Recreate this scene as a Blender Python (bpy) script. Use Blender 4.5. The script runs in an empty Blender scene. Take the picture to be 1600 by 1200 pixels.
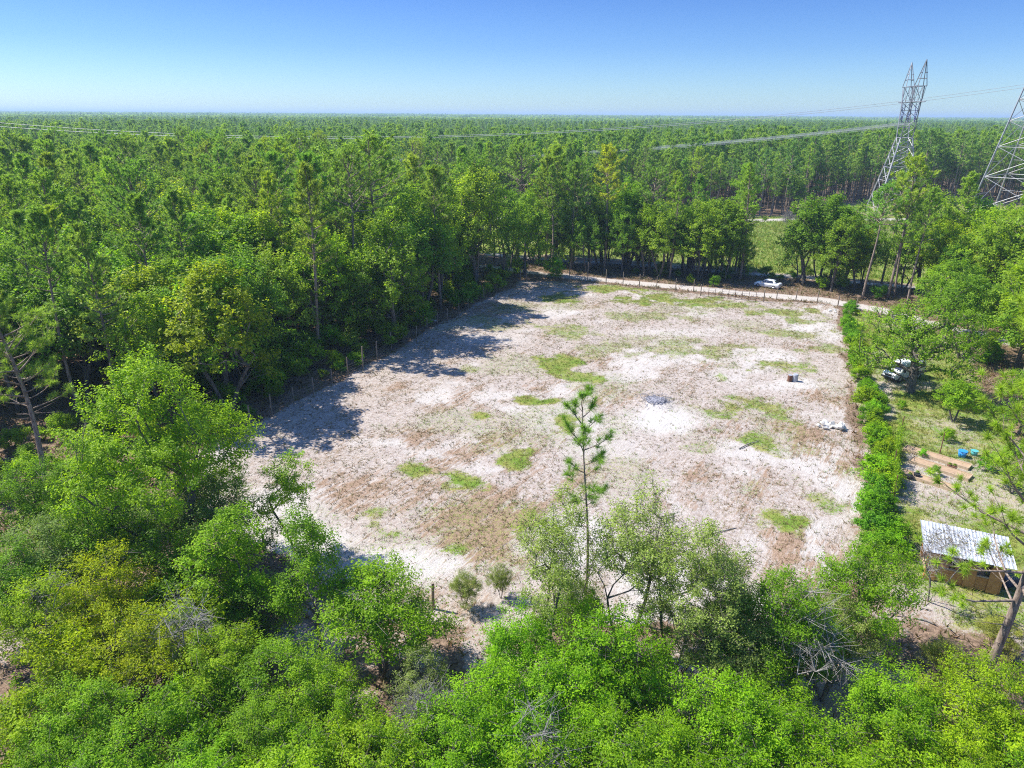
import bpy, bmesh, math, random
import numpy as np
from mathutils import Vector, Matrix

PI = math.pi
sc = bpy.context.scene

# ------------------------------------------------------------------ camera
cam_d = bpy.data.cameras.new('camera')
cam = bpy.data.objects.new('camera', cam_d)
sc.collection.objects.link(cam)
sc.camera = cam
cam_d.sensor_width = 36.0
cam_d.lens = 36.0 * 1101.0 / 1600.0
cam_d.clip_start = 0.1
cam_d.clip_end = 40000
cam.location = (0, 0, 28)
pitch = math.radians(20.88)
cam.rotation_euler = (Matrix.Rotation(PI / 2 - pitch, 3, 'X') @ Matrix.Rotation(math.radians(0.38), 3, 'Z')).to_euler()

# ------------------------------------------------------------------ sky, sun, exposure
SUN_EL = math.radians(51)
sun_h = Vector((-0.94, 0.30))            # horizontal direction from the scene towards the sun
sun_h.normalize()
sun_dir = Vector((sun_h.x * math.cos(SUN_EL), sun_h.y * math.cos(SUN_EL), math.sin(SUN_EL)))
w = bpy.data.worlds.new('World')
sc.world = w
w.use_nodes = True
nt = w.node_tree
bg = nt.nodes['Background']
sky = nt.nodes.new('ShaderNodeTexSky')
sky.sky_type = 'NISHITA'
sky.sun_disc = False
sky.sun_elevation = SUN_EL
sky.sun_rotation = math.atan2(sun_h.x, sun_h.y)
sky.altitude = 0
sky.air_density = 1.0
sky.dust_density = 0.3
sky.ozone_density = 3.0
# deeper blue aloft, paler towards the horizon, all round
geo_ = nt.nodes.new('ShaderNodeTexCoord'); sepz = nt.nodes.new('ShaderNodeSeparateXYZ'); rmp = nt.nodes.new('ShaderNodeValToRGB'); mulc = nt.nodes.new('ShaderNodeMix')
mulc.data_type = 'RGBA'; mulc.blend_type = 'MULTIPLY'; mulc.inputs[0].default_value = 1
nt.links.new(geo_.outputs['Generated'], sepz.inputs[0]); nt.links.new(sepz.outputs['Z'], rmp.inputs['Fac'])
rmp.color_ramp.elements[0].position = 0.0; rmp.color_ramp.elements[0].color = (0.49, 0.655, 0.86, 1)
rmp.color_ramp.elements[1].position = 0.20; rmp.color_ramp.elements[1].color = (0.170, 0.292, 0.60, 1)
e2_ = rmp.color_ramp.elements.new(0.6); e2_.color = (0.62, 0.82, 1.15, 1)
e_ = rmp.color_ramp.elements.new(0.08); e_.color = (0.30, 0.452, 0.74, 1)
nt.links.new(sky.outputs[0], mulc.inputs[6]); nt.links.new(rmp.outputs[0], mulc.inputs[7])
nt.links.new(mulc.outputs[2], bg.inputs[0])
bg.inputs[1].default_value = 0.102
sd = bpy.data.lights.new('sun', 'SUN')
sd.energy = 4.1
sd.angle = math.radians(0.55)
sd.color = (1.0, 0.95, 0.86)
sun = bpy.data.objects.new('sun', sd)
sun.rotation_euler = sun_dir.to_track_quat('Z', 'Y').to_euler()
sun.location = (-60, 60, 90)
sc.collection.objects.link(sun)
sc.view_settings.view_transform = 'Standard'
sc.view_settings.look = 'None'
sc.view_settings.gamma = 1
sc.view_settings.use_curve_mapping = False
sc.view_settings.exposure = 1.08
sc.render.engine = 'CYCLES'
cy = sc.cycles
cy.max_bounces = 6
cy.diffuse_bounces = 4
cy.glossy_bounces = 2
cy.transmission_bounces = 4
cy.volume_bounces = 0
cy.transparent_max_bounces = 8
cy.filter_width = 1.1
cy.use_denoising = False
cy.denoiser = 'OPENIMAGEDENOISE'
cy.denoising_input_passes = 'RGB_ALBEDO_NORMAL'
cy.sample_clamp_indirect = 4

# ------------------------------------------------------------------ helpers
C = sc.collection

def tag(o, label=None, cat=None, group=None, kind=None):
    if label: o['label'] = label
    if cat: o['category'] = cat
    if group: o['group'] = group
    if kind: o['kind'] = kind
    return o

def link(o, parent=None):
    C.objects.link(o)
    if parent is not None:
        o.parent = parent
    return o

def empty(name, loc, rz=0.0, scale=1.0):
    o = bpy.data.objects.new(name, None)
    o.location = loc
    o.rotation_euler = (0, 0, rz)
    o.scale = (scale,) * 3 if not hasattr(scale, '__len__') else scale
    o.empty_display_size = 0.2
    C.objects.link(o)
    return o

class MB:
    """collects shapes; build() makes one mesh"""
    def __init__(self):
        self.v = []; self.f = []; self.m = []; self.t = []; self.n = 0
    def add(self, verts, faces, mat=0, tint=0.5):
        verts = np.asarray(verts, np.float32).reshape(-1, 3)
        faces = np.asarray(faces, np.int64)
        self.v.append(verts)
        self.f.append(faces + self.n)
        self.m.append(np.full(len(faces), mat, np.int32))
        t = np.asarray(tint, np.float32)
        self.t.append(np.full(len(verts), t, np.float32) if t.ndim == 0 else t)
        self.n += len(verts)
        return self
    def box(self, c, s, rz=0.0, mat=0, rx=0.0, ry=0.0, tint=0.5):
        q = np.array([[-1, -1, -1], [1, -1, -1], [1, 1, -1], [-1, 1, -1], [-1, -1, 1], [1, -1, 1], [1, 1, 1], [-1, 1, 1]], float) * np.asarray(s) / 2
        R = np.array((Matrix.Rotation(rz, 3, 'Z') @ Matrix.Rotation(ry, 3, 'Y') @ Matrix.Rotation(rx, 3, 'X')))
        self.add(q @ R.T + np.asarray(c), [[0, 3, 2, 1], [4, 5, 6, 7], [0, 1, 5, 4], [1, 2, 6, 5], [2, 3, 7, 6], [3, 0, 4, 7]], mat, tint)
        return self
    def tubes(self, A, B, ra, rb, k=5, mat=0, tint=0.5):
        A = np.asarray(A, float).reshape(-1, 3); B = np.asarray(B, float).reshape(-1, 3); N = len(A)
        if N == 0: return self
        ra = np.broadcast_to(np.asarray(ra, float), (N,)); rb = np.broadcast_to(np.asarray(rb, float), (N,))
        d = B - A
        d /= np.linalg.norm(d, axis=1, keepdims=True) + 1e-9
        up = np.where(np.abs(d[:, 2:3]) > 0.9, np.array([[1., 0, 0]]), np.array([[0, 0, 1.]]))
        s = np.cross(d, up); s /= np.linalg.norm(s, axis=1, keepdims=True)
        u = np.cross(s, d)
        a = np.arange(k) * 2 * PI / k
        ring = np.cos(a)[None, :, None] * s[:, None, :] + np.sin(a)[None, :, None] * u[:, None, :]
        V = np.concatenate([A[:, None] + ring * ra[:, None, None], B[:, None] + ring * rb[:, None, None]], 1)
        i = np.arange(k); j = (i + 1) % k
        F = np.stack([i, i + k, j + k, j], 1)[None] + (np.arange(N) * 2 * k)[:, None, None]
        self.add(V.reshape(-1, 3), F.reshape(-1, 4), mat, tint)
        return self
    def path(self, P, r, k=6, mat=0, cap=True, tint=0.5):
        P = np.asarray(P, float); N = len(P)
        r = np.broadcast_to(np.asarray(r, float), (N,))
        d = np.gradient(P, axis=0); d /= np.linalg.norm(d, axis=1, keepdims=True) + 1e-9
        ref = np.array([0, 0, 1.]) if abs(d[:, 2].mean()) < 0.8 else np.array([1., 0, 0])
        s = np.cross(d, ref); s /= np.linalg.norm(s, axis=1, keepdims=True) + 1e-9
        u = np.cross(s, d)
        a = np.arange(k) * 2 * PI / k
        V = P[:, None] + r[:, None, None] * (np.cos(a)[None, :, None] * s[:, None] + np.sin(a)[None, :, None] * u[:, None])
        i = np.arange(k); j = (i + 1) % k
        F = (np.stack([i, i + k, j + k, j], 1)[None] + (np.arange(N - 1) * k)[:, None, None]).reshape(-1, 4)
        self.add(V.reshape(-1, 3), F, mat, tint)
        if cap:
            n0 = self.n - N * k
            ii = np.arange(1, k - 1)
            e = n0 + (N - 1) * k
            for b, rev in ((n0, False), (e, True)):
                tri = np.stack([np.full(k - 2, b), b + ii, b + ii + 1], 1)
                if rev: tri = tri[:, ::-1]
                self.f.append(tri); self.m.append(np.full(len(tri), mat, np.int32))
        return self
    def mesh(self, name, mats, smooth=False):
        me = bpy.data.meshes.new(name)
        V = np.concatenate(self.v)
        me.vertices.add(len(V)); me.vertices.foreach_set('co', V.ravel())
        idx = np.concatenate([f.ravel() for f in self.f]).astype(np.int32)
        tot = np.concatenate([np.full(len(f), f.shape[1], np.int32) for f in self.f])
        me.loops.add(len(idx)); me.loops.foreach_set('vertex_index', idx)
        me.polygons.add(len(tot))
        me.polygons.foreach_set('loop_start', (np.cumsum(tot) - tot).astype(np.int32))
        me.polygons.foreach_set('loop_total', tot)
        me.polygons.foreach_set('material_index', np.concatenate(self.m))
        me.polygons.foreach_set('use_smooth', np.full(len(tot), smooth))
        for m in (mats if isinstance(mats, (list, tuple)) else [mats]): me.materials.append(m)
        at = me.attributes.new('tint', 'FLOAT', 'POINT')
        at.data.foreach_set('value', np.concatenate(self.t).astype(np.float32))
        me.update(calc_edges=True)
        return me
    def build(self, name, mats, parent=None, smooth=False):
        return link(bpy.data.objects.new(name, self.mesh(name, mats, smooth)), parent)

def hash2(i, j, seed):
    n = (i.astype(np.int64) * 374761393 + j.astype(np.int64) * 668265263 + seed * 2147483647) & 0xffffffff
    n = ((n ^ (n >> 13)) * 1274126177) & 0xffffffff
    n = ((n ^ (n >> 16)) * 2246822519) & 0xffffffff
    return ((n ^ (n >> 15)) & 0xffffff) / float(0xffffff)

def vnoise(x, y, seed=0):
    xi = np.floor(x); yi = np.floor(y)
    fx = x - xi; fy = y - yi
    fx = fx * fx * (3 - 2 * fx); fy = fy * fy * (3 - 2 * fy)
    xi = xi.astype(np.int64); yi = yi.astype(np.int64)
    a = hash2(xi, yi, seed); b = hash2(xi + 1, yi, seed); c = hash2(xi, yi + 1, seed); d = hash2(xi + 1, yi + 1, seed)
    return (a * (1 - fx) + b * fx) * (1 - fy) + (c * (1 - fx) + d * fx) * fy

def fbm(x, y, sc_, seed=0, octv=4):
    s = 0; a = 0.5; tot = 0
    for o in range(octv):
        s = s + a * vnoise(x / sc_ + o * 17.3, y / sc_ - o * 9.1, seed + o); tot += a
        a *= 0.55; sc_ = sc_ / 2.03
    return s / tot

def inside(x, y, poly):
    r = np.zeros(np.shape(x), bool)
    n = len(poly)
    for k in range(n):
        x1, y1 = poly[k]; x2, y2 = poly[(k + 1) % n]
        c = ((y1 > y) != (y2 > y)) & (x < (x2 - x1) * (y - y1) / (y2 - y1 + 1e-12) + x1)
        r ^= c
    return r

def dist_line(x, y, pts, closed=False):
    d = np.full(np.shape(x), 1e9)
    pts = list(pts) + ([pts[0]] if closed else [])
    for (x1, y1), (x2, y2) in zip(pts[:-1], pts[1:]):
        dx, dy = x2 - x1, y2 - y1
        t = np.clip(((x - x1) * dx + (y - y1) * dy) / (dx * dx + dy * dy + 1e-9), 0, 1)
        d = np.minimum(d, np.hypot(x - x1 - t * dx, y - y1 - t * dy))
    return d

def sdist(x, y, poly):
    d = dist_line(x, y, poly, True)
    return np.where(inside(x, y, poly), -d, d)

def sstep(a, b, x):
    t = np.clip((x - a) / (b - a), 0, 1)
    return t * t * (3 - 2 * t)

# ------------------------------------------------------------------ materials
class NT:
    def __init__(self, name):
        self.mat = bpy.data.materials.new(name); self.mat.use_nodes = True
        self.t = self.mat.node_tree; self.n = self.t.nodes; self.l = self.t.links
        self.p = self.n['Principled BSDF']; self.out = self.n['Material Output']
    def new(self, ty, **kw):
        nd = self.n.new(ty)
        for k, v in kw.items(): setattr(nd, k, v)
        return nd
    def ln(self, a, b): self.l.new(a, b)
    def set(self, node, **kw):
        for k, v in kw.items(): node.inputs[k].default_value = v
        return node
    def val(self, v):
        return v
    def noise(self, vec, scale, detail=3, rough=0.6):
        nd = self.new('ShaderNodeTexNoise')
        nd.inputs['Scale'].default_value = scale; nd.inputs['Detail'].default_value = detail; nd.inputs['Roughness'].default_value = rough
        if vec is not None: self.ln(vec, nd.inputs['Vector'])
        return nd.outputs['Fac']
    def math(self, op, a, b=None, clamp=False):
        nd = self.new('ShaderNodeMath', operation=op); nd.use_clamp = clamp
        for i, v in enumerate((a, b)):
            if v is None: continue
            if isinstance(v, (int, float)): nd.inputs[i].default_value = v
            else: self.ln(v, nd.inputs[i])
        return nd.outputs[0]
    def mix(self, fac, a, b, blend='MIX'):
        nd = self.new('ShaderNodeMix', data_type='RGBA', blend_type=blend)
        for key, v in ((0, fac), (6, a), (7, b)):
            s = nd.inputs[key]
            if isinstance(v, (int, float)): s.default_value = v
            elif isinstance(v, tuple): s.default_value = v if len(v) == 4 else (*v, 1)
            else: self.ln(v, s)
        return nd.outputs[2]
    def attr(self, name, out='Fac'):
        nd = self.new('ShaderNodeAttribute'); nd.attribute_name = name
        return nd.outputs[out]
    def ramp(self, fac, lo, hi):
        nd = self.new('ShaderNodeMapRange'); nd.interpolation_type = 'SMOOTHSTEP'
        nd.inputs['From Min'].default_value = lo; nd.inputs['From Max'].default_value = hi
        self.ln(fac, nd.inputs['Value']); return nd.outputs['Result']

def leaf_mat(name, dark, light, transl=0.5, use_color=True, rnd=None, tcol=None, rough=0.5, spec=0.22):
    """leaf: base colour varies leaf by leaf (tint) and tree by tree (object colour or instance random)"""
    m = NT(name)
    col = m.mix(m.attr('tint'), dark, light)
    oi = m.new('ShaderNodeObjectInfo')
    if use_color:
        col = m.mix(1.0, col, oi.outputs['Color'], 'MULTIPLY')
    if rnd:
        col = m.mix(1.0, col, m.mix(oi.outputs['Random'], rnd[0], rnd[1]), 'MULTIPLY')
    m.ln(col, m.p.inputs['Base Color'])
    m.p.inputs['Roughness'].default_value = rough
    m.p.inputs['Specular IOR Level'].default_value = spec
    tr = m.new('ShaderNodeBsdfTranslucent')
    m.ln(m.mix(1.0, col, tcol or (1.5, 1.5, 0.6), 'MULTIPLY'), tr.inputs['Color'])
    mx = m.new('ShaderNodeMixShader'); mx.inputs[0].default_value = transl
    m.ln(m.p.outputs[0], mx.inputs[1]); m.ln(tr.outputs[0], mx.inputs[2])
    m.ln(mx.outputs[0], m.out.inputs['Surface'])
    return m.mat

def bark_mat(name, a, b, scale=6):
    m = NT(name)
    tc = m.new('ShaderNodeTexCoord')
    mp = m.new('ShaderNodeMapping'); mp.inputs['Scale'].default_value = (1, 1, 0.3)
    m.ln(tc.outputs['Object'], mp.inputs['Vector'])
    n = m.noise(mp.outputs[0], scale, 5, 0.7)
    col = m.mix(m.ramp(n, 0.35, 0.65), a, b)
    m.ln(col, m.p.inputs['Base Color'])
    m.p.inputs['Roughness'].default_value = 0.9
    bp = m.new('ShaderNodeBump'); bp.inputs['Strength'].default_value = 0.6; bp.inputs['Distance'].default_value = 0.03
    m.ln(n, bp.inputs['Height']); m.ln(bp.outputs[0], m.p.inputs['Normal'])
    return m.mat

def plain_mat(name, a, b=None, scale=4, rough=0.7, metal=0.0, spec=0.5, bump=0.0):
    m = NT(name)
    tc = m.new('ShaderNodeTexCoord')
    n = m.noise(tc.outputs['Object'], scale, 4, 0.65)
    col = m.mix(m.ramp(n, 0.3, 0.7), a, b or tuple(c * 0.8 for c in a))
    m.ln(col, m.p.inputs['Base Color'])
    m.p.inputs['Roughness'].default_value = rough
    m.p.inputs['Metallic'].default_value = metal
    m.p.inputs['Specular IOR Level'].default_value = spec
    if bump:
        bp = m.new('ShaderNodeBump'); bp.inputs['Strength'].default_value = bump; bp.inputs['Distance'].default_value = 0.02
        m.ln(n, bp.inputs['Height']); m.ln(bp.outputs[0], m.p.inputs['Normal'])
    return m.mat

M = {}
M['oak_leaf'] = leaf_mat('oak_leaf', (0.105, 0.205, 0.014), (0.375, 0.520, 0.036))
M['scrub_leaf'] = leaf_mat('scrub_leaf', (0.085, 0.185, 0.008), (0.345, 0.520, 0.022), rough=0.5, spec=0.2)
M['grey_leaf'] = leaf_mat('grey_leaf', (0.150, 0.205, 0.048), (0.390, 0.470, 0.115), transl=0.45)
M['pine_needle'] = leaf_mat('pine_needle', (0.155, 0.262, 0.042), (0.375, 0.545, 0.110), transl=0.42)
M['far_oak_leaf'] = leaf_mat('far_oak_leaf', (0.145, 0.255, 0.028), (0.360, 0.510, 0.060), use_color=False, rnd=((0.62, 0.80, 0.9), (1.35, 1.2, 0.75)))
M['far_needle'] = leaf_mat('far_needle', (0.165, 0.280, 0.058), (0.385, 0.560, 0.130), use_color=False, rnd=((0.62, 0.76, 1.0), (1.25, 1.16, 0.75)), transl=0.42)
M['oak_bark'] = bark_mat('oak_bark', (0.07, 0.06, 0.05), (0.20, 0.175, 0.15))
M['pine_bark'] = bark_mat('pine_bark', (0.14, 0.10, 0.075), (0.34, 0.27, 0.22))
M['dead_wood'] = bark_mat('dead_wood', (0.15, 0.138, 0.125), (0.31, 0.29, 0.27))
M['post_wood'] = bark_mat('post_wood', (0.16, 0.12, 0.09), (0.34, 0.28, 0.22))
M['grass'] = leaf_mat('grass', (0.22, 0.19, 0.055), (0.17, 0.31, 0.035), use_color=False, transl=0.3)
M['steel'] = plain_mat('galvanised_steel', (0.40, 0.40, 0.41), (0.30, 0.30, 0.32), 2, 0.55, 0.35)
M['steel_dark'] = plain_mat('weathered_steel', (0.24, 0.25, 0.28), (0.17, 0.18, 0.21), 2, 0.6, 0.35)
M['insulator'] = plain_mat('insulator_glaze', (0.10, 0.09, 0.22), (0.07, 0.06, 0.16), 3, 0.3)
M['cable'] = plain_mat('cable_metal', (0.50, 0.51, 0.53), (0.42, 0.43, 0.45), 1, 0.6, 0.2)
M['rust'] = plain_mat('rusty_steel', (0.20, 0.09, 0.05), (0.13, 0.06, 0.04), 12, 0.85)
M['wire'] = plain_mat('fence_wire', (0.28, 0.26, 0.24), (0.2, 0.18, 0.16), 8, 0.6, 0.3)
M['white_paint'] = plain_mat('white_car_paint', (0.78, 0.79, 0.80), (0.74, 0.75, 0.77), 1, 0.25, 0, 0.6)
M['glass_dark'] = plain_mat('tinted_glass', (0.03, 0.035, 0.05), (0.02, 0.025, 0.04), 1, 0.05, 0, 0.8)
M['rubber'] = plain_mat('black_rubber', (0.025, 0.025, 0.028), (0.018, 0.018, 0.02), 5, 0.8)
M['rim'] = plain_mat('alloy_rim', (0.55, 0.55, 0.57), (0.45, 0.45, 0.47), 5, 0.35, 0.6)
M['red_lamp'] = plain_mat('red_lamp_plastic', (0.35, 0.02, 0.02), (0.25, 0.015, 0.015), 5, 0.3)
M['lamp_clear'] = plain_mat('clear_lamp_plastic', (0.7, 0.7, 0.72), (0.6, 0.6, 0.63), 5, 0.15)
M['trim_black'] = plain_mat('black_trim', (0.03, 0.03, 0.03), (0.02, 0.02, 0.02), 5, 0.6)
M['roof_white'] = plain_mat('white_roof_sheet', (0.56, 0.59, 0.64), (0.36, 0.38, 0.41), 1.6, 0.5, 0.1)
M['orange_wood'] = plain_mat('stained_board', (0.52, 0.28, 0.10), (0.40, 0.19, 0.06), 3, 0.7, bump=0.3)
M['pale_wood'] = plain_mat('pale_timber', (0.52, 0.40, 0.27), (0.40, 0.30, 0.20), 4, 0.8, bump=0.3)
M['grey_wood'] = plain_mat('grey_timber', (0.36, 0.31, 0.28), (0.26, 0.22, 0.20), 4, 0.85, bump=0.3)
M['soil'] = plain_mat('bed_soil', (0.44, 0.31, 0.20), (0.34, 0.23, 0.15), 3, 0.95, bump=0.6)
M['blue_plastic'] = plain_mat('blue_plastic', (0.04, 0.30, 0.68), (0.03, 0.24, 0.58), 3, 0.4)
M['teal_plastic'] = plain_mat('teal_plastic', (0.10, 0.42, 0.42), (0.08, 0.35, 0.36), 3, 0.4)
M['black_plastic'] = plain_mat('black_plastic', (0.03, 0.03, 0.035), (0.02, 0.02, 0.022), 4, 0.6)
M['grey_plastic'] = plain_mat('grey_plastic', (0.36, 0.38, 0.42), (0.30, 0.32, 0.36), 3, 0.5)
M['limestone'] = plain_mat('white_limestone', (0.74, 0.72, 0.68), (0.58, 0.56, 0.52), 3, 0.9, bump=0.7)
M['ash'] = plain_mat('grey_ash', (0.30, 0.30, 0.34), (0.18, 0.18, 0.21), 3, 0.95, bump=0.6)
M['tarp'] = plain_mat('dark_tarp', (0.05, 0.06, 0.10), (0.03, 0.035, 0.06), 2, 0.5)

# ------------------------------------------------------------------ plan of the place (metres)
FIELD = [(-28.5, 54), (-26.4, 58.3), (-22.8, 66.9), (-17.9, 78), (-12, 92.6), (-5, 111), (2.3, 125.8), (16.8, 124.2), (31.6, 116), (40.8, 111.8),
         (52.2, 110.6), (43.4, 88.4), (36.2, 70.2), (31.2, 57.7), (26.2, 46.6), (22.3, 38.6), (14.4, 33.5), (3, 33.5), (-4.7, 33.5), (-9, 35.5), (-15, 39.5), (-24, 46)]
ROAD = [(-6, 139), (5.9, 131.3), (17.0, 126.9), (32.6, 120.2), (40.9, 116.4), (50.6, 113.2), (57.6, 106.4), (61.5, 97.8), (70, 86), (90, 70)]
TRACK = [(-5, 152), (11.6, 144.3), (23.2, 142), (50, 131.4), (75, 121), (140, 95)]
FAR_ROAD = [(-60, 214), (20, 207), (60.4, 205.5), (82, 209.5), (140, 212), (260, 215)]
YARD = [(53, 108), (56, 99.5), (58, 96), (60, 88), (52, 74), (50, 66), (46, 55), (40, 44), (34, 34), (26, 33), (22.8, 38.6), (27, 46.6), (32, 57.7), (37, 70.2), (44.2, 88.4)]
def corridor(x, y):      # signed distance, <0 inside the mown power-line corridor
    near = 147 - 0.40 * (x - 8); near = near + 3.5; near = np.where(x < 8, 150 + 0.10 * (8 - x), np.maximum(near, 100))
    far = 216 + 0.05 * (x - 70) + 34 * sstep(84, 106, x)
    return np.maximum(near - y, y - far)

def woods_clear(x, y):
    """<0 where no tree of the wood may stand"""
    d = np.minimum(sdist(x, y, FIELD) - 1.2, dist_line(x, y, ROAD) - 3.6)
    d = np.minimum(d, sdist(x, y, YARD) - 1.0)
    c = corridor(x, y)
    d = np.minimum(d, np.where(x > -45, c, 9.0))
    return d

# ------------------------------------------------------------------ ground
def axis(parts):
    out = []
    for a, b, st in parts: out.append(np.arange(a, b, st))
    return np.concatenate(out + [[parts[-1][1]]])

gx = np.concatenate([-np.geomspace(15000, 70, 26)[:-1], axis([(-70, -34, 1.5), (-34, 56, 0.32), (56, 120, 1.2)]), np.geomspace(120, 15000, 26)[1:]])
gy = np.concatenate([[-15000, -6000, -2000, -600, -200, -60, -20], axis([(0, 22, 2.0), (22, 30, 0.6), (30, 90, 0.34), (90, 130, 0.5), (130, 230, 1.6)]), np.geomspace(230, 15000, 26)[1:]])
GX, GY = np.meshgrid(gx, gy)
gxv, gyv = GX.ravel(), GY.ravel()
NN = len(gxv)
sf = sdist(gxv, gyv, FIELD) + (fbm(gxv, gyv, 5, 3) - 0.5) * 3.0
infield = sstep(0.6, -0.6, sf)
road = np.maximum(sstep(2.3, 1.2, dist_line(gxv, gyv, ROAD) + (fbm(gxv, gyv, 3, 8) - 0.5) * 1.6),
                  0.9 * sstep(1.7, 0.9, dist_line(gxv, gyv, TRACK) + (fbm(gxv, gyv, 3, 9) - 0.5) * 1.2))
road = np.maximum(road, sstep(3.0, 1.8, dist_line(gxv, gyv, FAR_ROAD) + (fbm(gxv, gyv, 6, 10) - 0.5) * 1.6))
inyard = sstep(1.0, -1.0, sdist(gxv, gyv, YARD) + (fbm(gxv, gyv, 4, 12) - 0.5) * 2)
cor = sstep(3, -3, corridor(gxv, gyv) + (fbm(gxv, gyv, 8, 13) - 0.5) * 6) * (gxv > -60)
PATCH = [  # green grass patches of the field: centre, half sizes, strength
    ((0.0, 55.7), 1.7, 2.2, 1.0), ((-3.4, 51.0), 1.9, 1.5, 1.0), ((1.5, 69.2), 1.7, 1.2, .95), ((4.2, 68.8), 1.2, 1.0, .8), ((-3.2, 64.4), 1.0, .9, .8), ((-8.5, 53.1), 1.9, 1.2, .8),
    ((5.3, 63.0), 1.5, 2.2, .95), ((5.4, 80.0), 2.8, 3.0, .8), ((8.0, 75.6), 2.0, 2.0, .7), ((-4.1, 41.2), 1.2, .7, .9), ((-2.4, 37.3), 1.0, .7, .8), ((-9.8, 44.8), 1.6, 1.6, .55), ((-8.1, 43.1), 1.2, .8, .6),
    ((24.0, 75.1), 1.2, 1.3, .9), ((23.2, 67.3), 4.2, 3.0, .62), ((27.3, 65.7), 3.0, 2.2, .6), ((23.4, 58.9), 1.6, 3.0, .62), ((19.7, 61.7), 1.6, 1.5, .55), ((21.2, 45.2), 2.0, 1.4, .85), ((24.3, 47.5), 1.3, 2.6, .55),
    ((17.6, 119.7), 9, 2.6, .7), ((25.0, 112.6), 9, 3.4, .75), ((19.0, 101.9), 8, 3.0, .45), ((8.2, 111.3), 3.5, 3.5, .75), ((33.3, 108.7), 8, 2.6, .6), ((41.2, 105.0), 6, 2.5, .6), ((43.4, 100.7), 5, 2.4, .55),
    ((7.9, 93.4), 4, 5, .5), ((13.1, 86.4), 6, 4, .42), ((20.9, 87.9), 5, 5, .45), ((26.0, 85.3), 5, 4, .5), ((38.2, 94.1), 5, 3.5, .5), ((31.7, 80.5), 4, 2.5, .6), ((40.1, 86.9), 3, 3, .5), ((-3.8, 99.6), 4, 4, .4), ((1.9, 107.1), 4, 4, .45),
    ((-4.6, 78.6), 2, 1.6, .45), ((-22.1, 76.1), 1.2, 1, .5), ((19.3, 50.5), 1.5, 1.5, .3), ((17.4, 57.5), 1.5, 1.5, .35), ((12.1, 66.3), 1.2, 1.2, .35), ((23.6, 56.3), 1.2, 2.4, .5)]
grassy = np.zeros(NN)
wob = (fbm(gxv, gyv, 2.6, 21, 3) - 0.5) * 1.3 + (fbm(gxv, gyv, 0.9, 23, 2) - 0.5) * 0.6
for (cx, cy_), a, b, s in PATCH:
    d = np.hypot((gxv - cx) / a, (gyv - cy_) / b)
    grassy = np.maximum(grassy, min(1, s * 1.18) * sstep(1.4, 0.3, d + wob * 2.0))
grassy = np.maximum(grassy, 0.34 * sstep(0.50, 0.68, fbm(gxv, gyv, 9, 31)))
grassy *= infield
ca, sa = math.cos(math.radians(58)), math.sin(math.radians(58))      # direction the disc harrow ran
al, ac = gxv * ca + gyv * sa, -gxv * sa + gyv * ca
streak = fbm(al / 9.0, ac / 0.75, 1.0, 40, 3)
BROWN = [((-0.9, 47.2), 6, 4, .75), ((-7.7, 46.2), 6, 5, .55), ((-12.1, 49.0), 4, 4, .5), ((-5.4, 69.5), 8, 6, .40), ((2.2, 52.4), 5, 5, .5), ((27.3, 57.6), 3, 6, .7), ((33.6, 70.2), 3, 6, .6), ((20.0, 41.5), 3, 3, .6),
         ((14.1, 53.1), 4, 3, .5), ((-5.7, 57.1), 6, 6, .4), ((8.9, 69.7), 6, 4, .35), ((49.4, 108.3), 6, 2.5, .6), ((9.1, 125.4), 8, 2.5, .5), ((-2.1, 107.0), 5, 6, .4), ((-1.7, 42.0), 5, 2.5, .6), ((27.0, 51.6), 1.6, 9, .6), ((17.6, 37.2), 3, 3, .6), ((15.8, 82.6), 10, 5, .25)]
brown = np.zeros(NN)
for (cx, cy_), a, b, s in BROWN:
    brown = np.maximum(brown, s * sstep(1.3, 0.3, np.hypot((gxv - cx) / a, (gyv - cy_) / b) + wob * 0.9))
brown = np.clip(0.95 * brown * (0.35 + 1.2 * streak) + 0.6 * (streak - 0.40) + 1.0 * (fbm(gxv, gyv, 4, 51) - 0.42), 0, 1) * infield
WHITE = [((14.9, 63.9), 4.6, 4.5, 1.0), ((-6.8, 39.7), 5, 2.6, .9), ((-18.2, 46.0), 5, 4, .8), ((-14.2, 41.9), 4, 3, .9), ((32.3, 74.0), 3.5, 2.5, .8), ((25.0, 75.9), 3, 2, .6), ((8.7, 57.4), 5, 3, .5), ((-1.8, 90.2), 6, 3, .5), ((22.1, 93.7), 9, 2.2, .5)]
white = np.zeros(NN)
for (cx, cy_), a, b, s in WHITE:
    white = np.maximum(white, s * sstep(1.25, 0.35, np.hypot((gxv - cx) / a, (gyv - cy_) / b) + wob * 0.6))
white *= infield
grassy *= 1 - 0.6 * white
white = np.maximum(white, 0.7 * infield * sstep(0.55, 0.70, fbm(gxv, gyv, 7, 131)) * (1 - np.clip(grassy * 1.3, 0, 1)))
brown *= 1 - 0.85 * white
grassy = np.maximum(grassy, inyard * np.clip(0.62 + 1.5 * (fbm(gxv, gyv, 7, 61) - 0.33), 0.12, 0.95))
YSAND = [((39.6, 74.1), 3.4, 5, .9), ((37.5, 66.7), 2.5, 3, .7), ((43.9, 74.2), 4, 2.2, .7), ((58.8, 99.4), 4, 3.5, .9), ((31.6, 52.8), 1.4, 8, .8), ((34.6, 52.9), 5, 4.5, .85), ((25.5, 36.0), 3, 2, .6), ((31.2, 48.6), 5, 3, .5)]
ysand = np.zeros(NN)
for (cx, cy_), a, b, s in YSAND:
    ysand = np.maximum(ysand, s * sstep(1.3, 0.4, np.hypot((gxv - cx) / a, (gyv - cy_) / b) + wob * 0.9))
grassy = np.where(inyard > 0.2, grassy * (1 - ysand), grassy)
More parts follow.
